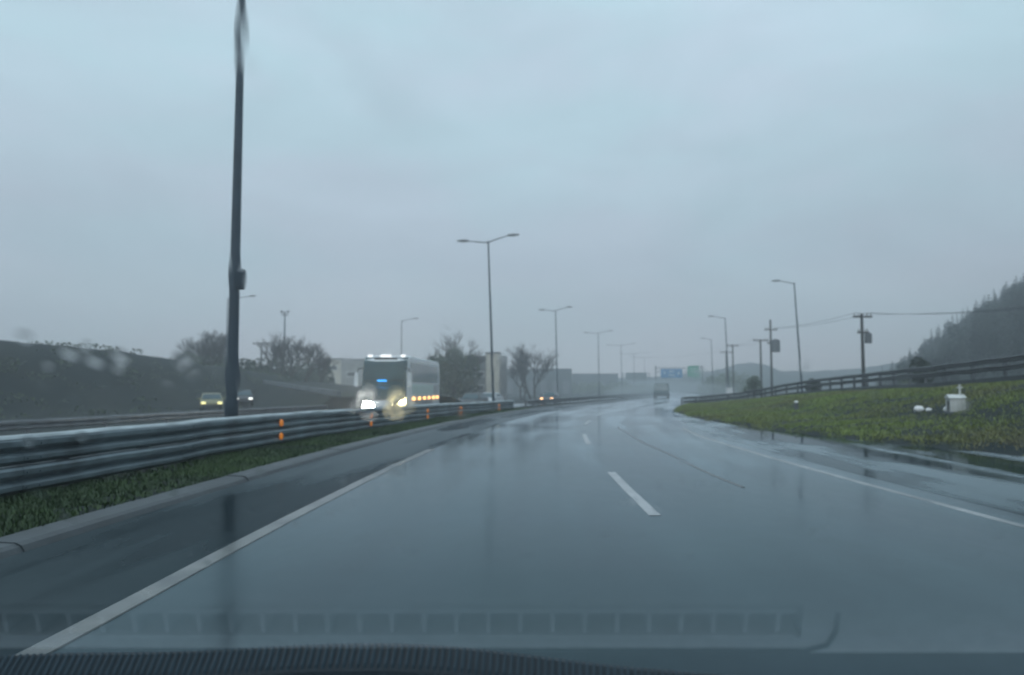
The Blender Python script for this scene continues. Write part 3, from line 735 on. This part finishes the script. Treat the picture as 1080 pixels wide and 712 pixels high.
# forested hill on the right
def hillz(x, y):
    t = x - 59 - .42 * (y - 120)
    return -.6 + (0 if t < 0 else 40 * (1 - math.exp(-(t / 52.0) ** 1.25)) * sm((y - 84) / 30)) + .6 * noise.noise(Vector((x * .06, y * .06, 1)))
hg = MB().grid([[(x, y, hillz(x, y)) for x in frange(40, 300, 4)] for y in frange(84, 330, 4)])
struct('hill', hg, M['hill'], smooth=True)
def conifer_parts(H, w, whorls, br, rnd):
    tr = MB().tube([(0, 0, -.5), (0, 0, H * .95)], [.022 * H, .004 * H], 5); cr = MB()
    for k in range(whorls):
        t = (k + .5) / whorls; z = H * (.14 + .86 * t); ln = w / 2 * (1 - t) ** .8 * rnd.uniform(.75, 1.1) + .12
        for j in range(br):
            a = rnd.uniform(0, 6.28); l2 = ln * rnd.uniform(.6, 1.15); d = Vector((math.cos(a), math.sin(a), 0)); s = Vector((-d.y, d.x, 0))
            b = Vector((0, 0, z)); e = b + d * l2 + Vector((0, 0, -.28 * l2)); m_ = b + d * l2 * .5 + Vector((0, 0, .02)); wd = l2 * .30 + .08
            cr.add([b + Vector((0, 0, .1)), m_ + s * wd + Vector((0, 0, -.15)), e, m_ - s * wd + Vector((0, 0, -.15))], [(0, 1, 2), (0, 2, 3)])
    return tr, cr
protos = []
for k in range(3):
    rnd = random.Random(40 + k); protos.append(conifer_parts(1.0 * 9, 4.2 + .8 * k, 15, 9, rnd))
cr_ = MB(); rb_ = random.Random(77)
for k in range(7):
    a_ = k * 2.4; leafcloud(cr_, (math.cos(a_) * 1.0, math.sin(a_) * 1.0, 3.2 + .62 * k), (1.7 - .12 * k, 1.7 - .12 * k, 1.25), 95, .34, rb_)
protos[2] = (MB().tube([(0, 0, -.5), (0, 0, 6.5)], [.2, .05], 5), cr_)
placed = []
rnd = random.Random(5)
ridge = []; inner = []
for _ in range(9000):
    y = rnd.uniform(94, 190); x = rnd.uniform(48, 150); z = hillz(x, y)
    if z < .2: continue
    px = 540 + x / y * F
    if px > 1140 or px < 915: continue
    if any((x - a) ** 2 + (y - b) ** 2 < 3.2 for a, b in placed[-900:]): continue
    placed.append((x, y)); s = rnd.uniform(.42, .95) * (.7 + .3 * sm((z - 1) / 8))
    inner.append((x, y, z, s, px, 410 - (z + 9 * s - CAMZ) / y * F))
# the trees that make the skyline become objects of their own
best = {}
for t in inner:
    b_ = int(t[4] // 6)
    if b_ not in best or t[5] < best[b_][5]: best[b_] = t
sky = set(id(t) for t in best.values() if t[4] < 1085)
fm = MB(); fo = []
for k, (tr, cr) in enumerate(protos):
    pass
GH = 'conifers on the skyline of the wooded hill'
first = {}
nsk = 0
for t in inner:
    x, y, z, s, px, py = t; k = rnd.randrange(2 if id(t) in sky else 3); rz = rnd.uniform(0, 6.28)
    if id(t) in sky:
        if k not in first:
            root = empty('conifer_tree', (0, 0, 0), 0, 'dark pointed conifer standing out on the misty skyline of the wooded hill', 'tree', GH)
            tr, cr = protos[k]; tr.build('trunk', M['bark'], root); cr.build('crown', M['needle'], root, fix=False); first[k] = root; o = root
        else: o = copy_tree(first[k])
        o.location = (x, y, z); o.rotation_euler = (0, 0, rz); o.scale = (s, s, s * 1.05); nsk += 1
    else:
        ca, sa = math.cos(rz) * s, math.sin(rz) * s; tr, cr = protos[k]
        fm.add([(x + a * ca - b * sa, y + a * sa + b * ca, z + c_ * s) for a, b, c_ in cr.v], cr.f)
tag(fm.build('forest', M['needle'], fix=False), 'dark misty conifer forest covering the right hill', 'forest', kind='stuff')
print('forest trees', len(inner), 'skyline', nsk)

# far hills in the mist
def ridge_mesh(name, d, pts, depth, m):
    rows = []
    for j in range(7):
        t = j / 6; row = []
        for i in range(len(pts) - 1):
            for q in range(5):
                px = pts[i][0] + (pts[i + 1][0] - pts[i][0]) * q / 5; py = pts[i][1] + (pts[i + 1][1] - pts[i][1]) * q / 5
                p = at(px, py, d); z = p.z + .9 * noise.noise(Vector((px * .12, d, 0))) + .5 * noise.noise(Vector((px * .5, d, 0)))
                yy = d + depth * (t - .5); row.append((p.x, yy, -1 + (z + 1) * math.sin(math.pi * min(1, max(0, t))) ** .7))
        rows.append(row)
    return struct(name, MB().grid(rows), m, smooth=True)
ridge_mesh('far_hills', 400, [(560, 402), (620, 399), (690, 397), (745, 392), (765, 388), (780, 384), (790, 382), (800, 385), (808, 392), (840, 391), (880, 391), (920, 387), (960, 380), (1100, 360)], 120, M['hill'])
ridge_mesh('far_hills', 330, [(-60, 376), (100, 380), (200, 388), (300, 392), (420, 392), (520, 394), (620, 402), (660, 409)], 80, M['hill'])
ug = MB(); rnd = random.Random(31)
for k in range(260):
    y_ = rnd.uniform(28, 104); o__ = rnd.uniform(-52, -35); x_ = o__ + shift(y_); w_ = rnd.uniform(.5, 1.7)
    leafcloud(ug, (x_, y_, T(x_, y_) + .1), (w_, w_, rnd.uniform(.12, .45) * (1 if o__ > -44 else .6)), 34, .16, rnd)
tag(ug.build('undergrowth', M['leaf'], fix=False), 'low dark scrub over the earth embankment on the left', 'scrub', kind='stuff')
tl = MB(); rnd = random.Random(9)
for k in range(60):
    px = rnd.uniform(588, 700); d = rnd.uniform(235, 275); p = at(px, 405, d); h = rnd.uniform(2.2, 4.2) * (1 if px < 660 else .8)
    leafcloud(tl, (p.x, d, h * .5 - .5), (2.6, 2, h * .55), 110, .55, rnd)
tag(tl.build('treeline', M['leaf2'], fix=False), 'faint misty line of trees where the road disappears', 'trees', kind='stuff')
tl = MB()
for k in range(46):
    px = rnd.uniform(742, 800); d = rnd.uniform(200, 260); p = at(px, 405, d); h = rnd.uniform(3, 7) * (.6 + .4 * math.sin((px - 742) / 58 * 3.1))
    leafcloud(tl, (p.x, d, h * .5 - .5), (2.3, 2, h * .6), 110, .55, rnd)
tag(tl.build('treeline', M['leaf2'], fix=False), 'misty clump of trees behind the paired utility poles', 'trees', kind='stuff')

# ------------------------------------------------------------------ grass
def grass(name, n, area, label, m, h=(.05, .16), seed=1):
    rnd = random.Random(seed); mb = MB(); v = []; f = []
    k = 0
    while k < n:
        x, y = area(rnd)
        if x is None: continue
        z = T(x, y) - .01; cl = noise.noise(Vector((x * .8, y * .8, 5))) + .35 * noise.noise(Vector((x * 3, y * 3, 7)))
        if cl < -.25 and rnd.random() < .75: continue
        hh = rnd.uniform(*h) * (1 + .9 * max(0, cl)); a = rnd.uniform(0, 6.28); w = rnd.uniform(.006, .014) * (1 + y / 25)
        dx, dy = math.cos(a), math.sin(a); ln = rnd.uniform(.2, .8) * hh; b = len(v)
        v += [(x - dy * w, y + dx * w, z), (x + dy * w, y - dx * w, z), (x + dx * ln, y + dy * ln, z + hh)]; f.append((b, b + 1, b + 2)); k += 1
    mb.v, mb.f = v, f
    return tag(mb.build(name, m, fix=False), label, 'grass', kind='stuff')
def left_area(r):
    y = 2 + 48 * r.random() ** 1.5; o = r.uniform(KERB - 2.3, KERB - .32); return o + shift(y), y
def right_area(r):
    y = 9 + 56 * r.random() ** 1.35; e = lerp_tab(EDGE, y); x0 = shift(y) + e - .05 - .35 * max(0, noise.noise(Vector((y * .9, 3, 3)))); x1 = railx(y) + .5
    x = x0 + (x1 - x0) * r.random(); return (x, y)
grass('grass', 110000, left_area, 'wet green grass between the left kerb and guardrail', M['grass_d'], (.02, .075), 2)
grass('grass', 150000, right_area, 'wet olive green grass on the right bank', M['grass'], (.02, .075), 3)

# ------------------------------------------------------------------ roadside shrine and small things on the bank
def ground_hit(px, py, y0=6, y1=90):
    y = y0
    while y < y1:
        p = at(px, py, y)
        if p.z <= T(p.x, y): return Vector((p.x, y, T(p.x, y)))
        y += .1
    return at(px, py, y1)
p = ground_hit(1008, 433.5); sc_ = p.y / F
sw, sd, sh = 14.5 * sc_, 13 * sc_, 15.5 * sc_
print('shrine at', p, sw, sh)
sr = empty('roadside_shrine', p - Vector((0, 0, .05)), R(-10), 'small white roadside shrine house with a cross on the grass bank', 'shrine')
wl = MB(); t_ = .03
wl.box((0, sd / 2 - t_ / 2, sh / 2), (sw, t_, sh)); wl.box((sw / 2 - t_ / 2, 0, sh / 2), (t_, sd - 2 * t_ - .004, sh)); wl.box((0, -sd / 2 + t_ / 2, sh / 2), (sw, t_, sh)); wl.box((0, 0, .02), (sw - 2 * t_, sd - 2 * t_, .04))
wl.box((-sw / 2 + t_ / 2, sd * .38, sh / 2), (t_, sd * .17, sh)); wl.box((-sw / 2 + t_ / 2, -sd * .38, sh / 2), (t_, sd * .17, sh)); wl.box((-sw / 2 + t_ / 2, 0, sh * .9), (t_, sd * .58, sh * .19))
MB().box((0, 0, -.02), (sw + .16, sd + .16, .10)).build('plinth', M['concrete'], sr)
MB().box((-sw / 2 - .006, 0, sh * .42), (.018, .03, sh * .78)).build('door_bar', M['post'], sr)
wl.build('wall', M['shrine'], sr)
MB().box((-sw / 2 + .09, 0, sh * .42), (.02, sd * .56, sh * .78)).build('niche', M['pane'], sr)
rf = MB(); ov = .035
rf.add([(-sw / 2 - ov, -sd / 2 - ov, sh - .01), (sw / 2 + ov, -sd / 2 - ov, sh - .01), (sw / 2 + ov, sd / 2 + ov, sh - .01), (-sw / 2 - ov, sd / 2 + ov, sh - .01), (-sw / 2 - ov, 0, sh + .28 * sd), (sw / 2 + ov, 0, sh + .28 * sd)],
       [(0, 1, 5, 4), (2, 3, 4, 5), (1, 2, 5), (3, 0, 4), (3, 2, 1, 0)])
rf.build('roof', M['shrine'], sr)
cx = MB(); cx.box((sw * .32, 0, sh + .28 * sd + .13), (.045, .045, .34)); cx.build('cross', M['shrine'], sr)
MB().box((sw * .32, -.002, sh + .28 * sd + .2), (.17, .038, .04)).build('cross_arm', M['shrine'], sr)
def lump(name, px, py, r, label, grp, m='white', cat='stone'):
    q = ground_hit(px, py); rnd = random.Random(px); mb = MB(); n1, n2 = 7, 10; rows = []
    for i in range(n1 + 1):
        th = math.pi * i / n1; row = []
        for j in range(n2 + 1):
            ph = 2 * math.pi * (j % n2) / n2; k = 1 + .28 * noise.noise(Vector((math.cos(ph) * 1.3, math.sin(ph) * 1.3, th + px)))
            row.append((r[0] * k * math.sin(th) * math.cos(ph), r[1] * k * math.sin(th) * math.sin(ph), r[2] * (.75 + k * math.cos(th))))
        rows.append(row)
    o = mb.grid(rows).build(name, M[m], loc=q, smooth=True); return tag(o, label, cat, grp)
GW = 'white stones lying on the right bank'
lump('white_stone', 969, 434.5, (.17, .12, .11), 'larger white stone lying on grass left of the shrine', GW)
lump('white_stone', 979.5, 434.5, (.10, .08, .06), 'smaller white stone lying beside the larger one', GW)
lump('white_stone', 999, 434.5, (.11, .1, .09), 'white stone leaning at the corner of the white shrine', GW)
q = ground_hit(840, 433); mp = empty('marker_post', q, 0, 'short dark marker post with white cap on the bank', 'marker post')
MB().tube([(0, 0, -.1), (0, 0, .34)], [.09, .085], 10).build('post', M['post'], mp)
MB().tube([(0, 0, .34), (0, 0, .42)], [.087, .05], 10).build('cap', M['white'], mp)

# ------------------------------------------------------------------ the car we look out of
GY0, GT = .50, .70
def gz(y): return CAMZ - GT * (y - GY0)
car0 = empty('windscreen_car', (-.30, 1.0, 0), 0, 'dark dashboard and rain-spotted windscreen of the car we ride in', 'car')
off = -Vector(car0.location)
def slab(y0, y1, x0, x1, th=.005):
    nrm = Vector((0, GT, 1)).normalized() * th; v = []
    for (x, y) in ((x0, y0), (x1, y0), (x1, y1), (x0, y1)): v.append(Vector((x, y, gz(y))))
    v += [p + nrm for p in v]
    return MB().add(v, [(0, 1, 2, 3), (7, 6, 5, 4), (0, 4, 5, 1), (1, 5, 6, 2), (2, 6, 7, 3), (3, 7, 4, 0)])
YS = .762
up = slab(.05, YS, -1.2, 1.0).shift(off).build('windscreen', M['clear'], car0)
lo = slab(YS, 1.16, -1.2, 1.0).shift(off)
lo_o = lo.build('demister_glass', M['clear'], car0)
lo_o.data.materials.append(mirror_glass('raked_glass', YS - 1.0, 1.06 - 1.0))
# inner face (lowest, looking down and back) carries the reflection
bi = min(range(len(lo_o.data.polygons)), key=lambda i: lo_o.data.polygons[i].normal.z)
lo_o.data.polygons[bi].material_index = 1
# dashboard with its demister vent, below the glass
ZD = .90
db = MB()
V0, V1, VX0, VX1 = .998, 1.030, -1.08, .40
db.prism([(.50, ZD - .30), (.50, ZD - .03), (.56, ZD - .005), (V0 - .012, ZD), (V0 - .012, ZD - .30)], -1.2, 1.0)
db.prism([(V1 + .012, ZD - .30), (V1 + .012, ZD), (1.066, ZD), (1.066, ZD - .30)], -1.2, 1.0)
db.box(((VX1 + 1.0) / 2 + .006, (V0 + V1) / 2, ZD - .151), (1.0 - VX1 - .012, V1 - V0 + .024, .3))
dash = db.shift(off).build('dashboard', M['dash'], car0)
MB().prism([(1.070, ZD - .30), (1.070, ZD - .004), (1.15, ZD - .012), (1.15, ZD - .30)], -1.2, 1.0).shift(off).build('front_trim', M['dashmid'], dash)
tr = MB().box(((VX0 + VX1) / 2, (V0 + V1) / 2, ZD - .06), (VX1 - VX0, V1 - V0 + .02, .01)); vent = tr.shift(off).build('demister_vent', M['dashdark'], dash)
rb = MB(); x = VX0
rb.box(((VX0 + VX1) / 2, V0 - .004, ZD - .02), (VX1 - VX0, .006, .05)); rb.box(((VX0 + VX1) / 2, V1 + .006, ZD - .02), (VX1 - VX0, .006, .05))
while x < VX1 + .001:
    rb.box((x, (V0 + V1) / 2, ZD - .02), (.006, V1 - V0, .045)); x += .0455
rb.shift(off).build('vent_ribs', M['dash'], dash)
lp = MB(); lp.tube([(-1.2, 1.062, ZD + .001), (VX1 + .02, 1.062, ZD + .001), (VX1 + .05, 1.052, ZD + .001), (VX1 + .06, 1.03, ZD + .001), (VX1 + .06, 1.0, ZD + .001)], .004, 6)
lp.shift(off).build('vent_surround', M['dashmid'], dash)
# black louvred cowl outside the foot of the glass
def cz(x): return .958 - .075 * ((x + .35) / .89) ** 2 - .006 * math.sin(x * 9)
cw = MB(); xs = frange(-1.25, 1.05, .05)
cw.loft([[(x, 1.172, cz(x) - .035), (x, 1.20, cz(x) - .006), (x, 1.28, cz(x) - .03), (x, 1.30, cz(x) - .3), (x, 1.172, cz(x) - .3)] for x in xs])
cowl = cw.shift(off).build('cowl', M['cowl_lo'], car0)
lv = MB()
for x in frange(-1.2, 1.0, .0105):
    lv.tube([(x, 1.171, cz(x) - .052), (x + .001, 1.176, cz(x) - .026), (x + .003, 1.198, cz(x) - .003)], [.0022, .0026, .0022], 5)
lv.shift(off).build('cowl_louvres', M['cowl'], cowl)

# rain on the outside of the glass
def on_glass(px, py):
    u, v = (px - 540) / F, (356 - py) / F
    c, s = math.cos(PITCH), math.sin(PITCH); d = Vector((u, c - s * v, s + c * v))
    k = (GT * GY0) / (d.z + GT * d.y); return Vector((0, 0, CAMZ)) + d * k
NRM = Vector((0, GT, 1)).normalized(); TX = Vector((1, 0, 0)); TY = NRM.cross(TX)
def drop(mb, px, py, a, b, h, rnd, ang=0.0):
    c = on_glass(px, py) + NRM * .0052; ca, sa = math.cos(ang), math.sin(ang); n1, n2 = 9, 18
    ph0 = rnd.uniform(0, 9); v = [c + NRM * h]; f = []
    for i in range(1, n1 + 1):
        t = i / n1
        for j in range(n2):
            p = 2 * math.pi * j / n2; w = 1 + .22 * math.sin(2 * p + ph0) + .12 * math.sin(3 * p + ph0 * 2)
            x = a * t * w * math.cos(p); y = b * t * w * math.sin(p)
            v.append(c + TX * (x * ca - y * sa) + TY * (x * sa + y * ca) + NRM * h * (1 - t * t) ** 2)
    for j in range(n2): f.append((0, 1 + j, 1 + (j + 1) % n2))
    for i in range(n1 - 1):
        for j in range(n2):
            q = 1 + i * n2; k = (j + 1) % n2; f.append((q + j, q + n2 + j, q + n2 + k, q + k))
    def flip(q): return tuple(reversed(q))
    mb.add(v, f)
    base = [p - NRM * .00005 for p in v[-n2:]]; q = tuple(range(n2))
    mb.add(base, [flip(q)])
rd = MB(); rnd = random.Random(21)
for px, py, s_, asp, h_, an in ((22, 362, 6, 1.2, .05, .3), (70, 379, 7, 1.1, .055, .2), (97, 387, 7, 1.1, .06, 0), (125, 383, 7, 1.2, .055, -.2), (88, 372, 4, 1.3, .05, .1), (122, 395, 5, 1.2, .04, 0), (176, 412, 7, 1.4, .03, -.4), (190, 388, 9, 1.3, .04, .3), (200, 400, 8, 1.2, .035, .4),
                  (48, 392, 5, 1.3, .04, .2), (40, 412, 6, 1.2, .03, 0), (110, 410, 6, 1.2, .03, 0), (255, 44, 11, 1.9, .007, 0), (248, 70, 8, 1.6, .005, 0), (250, 298, 11, 2.0, .004, .2), (241, 405, 12, 2.2, .004, .1),
                  (372, 437, 4, 1.6, .03, .6), (414, 441, 7, 1.4, .04, 0), (427, 436, 6, 1.1, .04, 0), (388, 443, 5, 1.4, .045, .4), (470, 352, 9, 1.4, .012, 0)):
    m_ = s_ / F * .62; drop(rd, px, py, m_, m_ * asp, m_ * h_, rnd, an)
def rippled(mb, px, py, a, b, ang, amp, lam):
    """a run of water whose small waves cross its length"""
    c = on_glass(px, py) + NRM * .0052; ca, sa = math.cos(ang), math.sin(ang); nx, ny = 10, 84; rows = []
    for j in range(ny + 1):
        y = (2 * j / ny - 1) * b; wd = a * math.sqrt(max(.0, 1 - (y / b) ** 2)) + .0002; row = []
        for i in range(nx + 1):
            u = 2 * i / nx - 1; x = wd * u; e = (1 - u * u) ** 2 * (1 - (y / b) ** 2) ** 2
            hgt = amp * e * (1.6 + math.sin(y / lam * 6.283 + 1.2 * u) + .5 * math.sin(y / lam * 10.9 + 2))
            row.append(c + TX * (x * ca - y * sa) + TY * (x * sa + y * ca) + NRM * (.00003 + hgt))
        rows.append(row)
    f = []; n = nx + 1; v = [p for r in rows for p in r]
    for j in range(ny):
        for i in range(nx): f.append((j * n + i, j * n + i + 1, (j + 1) * n + i + 1, (j + 1) * n + i))
    mb.add(v, f)                                                    # top looks outwards (TX x TY = NRM)
    rim = [j * n for j in range(ny + 1)] + [j * n + nx for j in range(ny, -1, -1)]
    mb.add([v[k] - NRM * .00002 for k in rim], [tuple(range(len(rim)))])   # flat foot, looks inwards
PX = .62 / F
rippled(rd, 383, 425, 6.5 * PX, 25 * PX, .58, .000045, 7 * PX)
rippled(rd, 416, 428, 6.5 * PX, 27 * PX, .16, .000045, 7 * PX)
rippled(rd, 244, 400, 9 * PX, 36 * PX, .08, .000010, 9 * PX)
for _ in range(110):
    px = rnd.uniform(-10, 1090); py = rnd.uniform(345, 600); m_ = rnd.uniform(2.5, 6) / F * .62
    drop(rd, px, py, m_, m_ * rnd.uniform(1, 1.8), m_ * rnd.uniform(.006, .016), rnd, rnd.uniform(-.5, .5))
tag(rd.build('raindrops', M['water'], smooth=True, fix=False), 'rain drops and smears on the windscreen glass', 'raindrops', kind='stuff')

# ------------------------------------------------------------------ air, light, camera
hz = MB().box((40, 210, 23), (900, 560, 50)); 
hm = bpy.data.materials.new('haze_air'); hm.use_nodes = True; nt = hm.node_tree; nt.nodes.clear()
o_ = nt.nodes.new('ShaderNodeOutputMaterial'); pv = nt.nodes.new('ShaderNodeVolumePrincipled')
pv.inputs['Color'].default_value = (.93, .97, 1, 1); pv.inputs['Density'].default_value = .0033; pv.inputs['Anisotropy'].default_value = 0.74
nt.links.new(pv.outputs[0], o_.inputs['Volume'])
tag(hz.build('haze', hm), 'grey blue rain haze filling the air over the road', 'haze', kind='stuff')

sp_ = MB(); rows = []
for i in range(13):
    th = math.pi * i / 12; row = []
    for j in range(25):
        ph = 2 * math.pi * (j % 24) / 24; k = 1 + .18 * noise.noise(Vector((math.cos(ph) * 1.5, math.sin(ph) * 1.5, th * 1.4)))
        row.append((25 + 10 * k * math.sin(th) * math.cos(ph) + 9 * math.sin(th) * math.sin(ph), 118 + 46 * k * math.sin(th) * math.sin(ph), 1.0 + (1.7 + 1.0 * noise.noise(Vector((ph * 2, th * 2, 4)))) * k * math.cos(th)))
    rows.append(row)
sm_ = hm.copy(); sm_.name = 'spray_mist'
for n_ in sm_.node_tree.nodes:
    if n_.type == 'PRINCIPLED_VOLUME': n_.inputs['Density'].default_value = .008
tag(sp_.grid(rows).build('spray', sm_), 'white spray thrown up over the far wet road', 'spray', kind='stuff')

SUN_EL, SUN_ROT = R(48), R(200)
w = bpy.data.worlds.new('World'); sc.world = w; w.use_nodes = True; nt = w.node_tree; L = nt.links
bg = nt.nodes['Background']; bg.inputs['Strength'].default_value = .10
sk = nt.nodes.new('ShaderNodeTexSky'); sk.sky_type = 'NISHITA'; sk.sun_disc = False; sk.sun_elevation = SUN_EL; sk.sun_rotation = SUN_ROT; sk.dust_density = 4
tc = nt.nodes.new('ShaderNodeTexCoord'); mp_ = nt.nodes.new('ShaderNodeMapping'); mp_.inputs['Scale'].default_value = (1, 1, 2.6)
L.new(tc.outputs['Generated'], mp_.inputs['Vector'])
n1 = nt.nodes.new('ShaderNodeTexNoise'); n1.inputs['Scale'].default_value = 2.6; n1.inputs['Detail'].default_value = 6; n1.inputs['Roughness'].default_value = .55; n1.inputs['Distortion'].default_value = .5
L.new(mp_.outputs['Vector'], n1.inputs['Vector'])
sep = nt.nodes.new('ShaderNodeSeparateXYZ'); L.new(tc.outputs['Generated'], sep.inputs[0])
cr = nt.nodes.new('ShaderNodeValToRGB'); els = cr.color_ramp.elements
for e, p, c_ in ((els[0], 0.0, (.76, .79, .81)), (els[1], 1.0, (.86, 1.08, 1.22))): e.position = p; e.color = (*c_, 1)
for p, c_ in ((.16, (.49, .61, .69)), (.42, (.555, .745, .835))):
    e = els.new(p); e.color = (*c_, 1)
L.new(sep.outputs['Z'], cr.inputs['Fac'])                       # overcast sky: brighter towards the zenith
mr_ = nt.nodes.new('ShaderNodeMapRange'); mr_.inputs['From Min'].default_value = .3; mr_.inputs['From Max'].default_value = .7
mr_.inputs['To Min'].default_value = 8.8; mr_.inputs['To Max'].default_value = 11.2
L.new(n1.outputs['Fac'], mr_.inputs['Value'])
vm = nt.nodes.new('ShaderNodeVectorMath'); vm.operation = 'SCALE'; L.new(mr_.outputs['Result'], vm.inputs['Scale'])
n2_ = nt.nodes.new('ShaderNodeTexNoise'); n2_.inputs['Scale'].default_value = 3.4; n2_.inputs['Detail'].default_value = 4
mp2 = nt.nodes.new('ShaderNodeMapping'); mp2.inputs['Location'].default_value = (7, 3, 1); mp2.inputs['Scale'].default_value = (1, 1, 3)
L.new(tc.outputs['Generated'], mp2.inputs['Vector']); L.new(mp2.outputs['Vector'], n2_.inputs['Vector'])
hue = nt.nodes.new('ShaderNodeValToRGB'); hue.color_ramp.elements[0].position = .38; hue.color_ramp.elements[1].position = .62
hue.color_ramp.elements[0].color = (.97, 1.0, 1.0, 1); hue.color_ramp.elements[1].color = (1.05, .97, 1.0, 1)   # teal grey to lilac grey cloud
L.new(n2_.outputs['Fac'], hue.inputs['Fac'])
mh = nt.nodes.new('ShaderNodeVectorMath'); mh.operation = 'MULTIPLY'; L.new(cr.outputs['Color'], mh.inputs[0]); L.new(hue.outputs['Color'], mh.inputs[1])
L.new(mh.outputs['Vector'], vm.inputs[0])
mx = nt.nodes.new('ShaderNodeMix'); mx.data_type = 'RGBA'; mx.inputs['Factor'].default_value = .92
L.new(sk.outputs['Color'], mx.inputs['A']); L.new(vm.outputs['Vector'], mx.inputs['B']); L.new(mx.outputs['Result'], bg.inputs['Color'])
sl = bpy.data.lights.new('sun', 'SUN'); sl.energy = .5; sl.angle = R(25); sl.color = (1, .97, .93)
so = bpy.data.objects.new('sun', sl); COL.objects.link(so)
sd_ = Vector((math.sin(SUN_ROT) * math.cos(SUN_EL), math.cos(SUN_ROT) * math.cos(SUN_EL), math.sin(SUN_EL)))
so.rotation_euler = sd_.to_track_quat('Z', 'Y').to_euler(); so.location = (0, 0, 60)

cam = bpy.data.cameras.new('camera'); co = bpy.data.objects.new('camera', cam); COL.objects.link(co)
cam.sensor_width = 36; cam.lens = 36 * F / 1080; cam.clip_start = .02; cam.clip_end = 3000
co.location = (0, 0, CAMZ); co.rotation_euler = (R(90) + PITCH, 0, 0)
cam.dof.use_dof = True; cam.dof.focus_distance = 2.7; cam.dof.aperture_fstop = 2.7
sc.camera = co
sc.view_settings.view_transform = 'Standard'; sc.view_settings.look = 'None'; sc.view_settings.exposure = 0; sc.view_settings.gamma = 1
sc.render.engine = 'CYCLES'; cy = sc.cycles
cy.use_denoising = True; cy.max_bounces = 8; cy.volume_bounces = 3; cy.transparent_max_bounces = 12; cy.transmission_bounces = 6; cy.sample_clamp_indirect = 4; cy.caustics_reflective = False
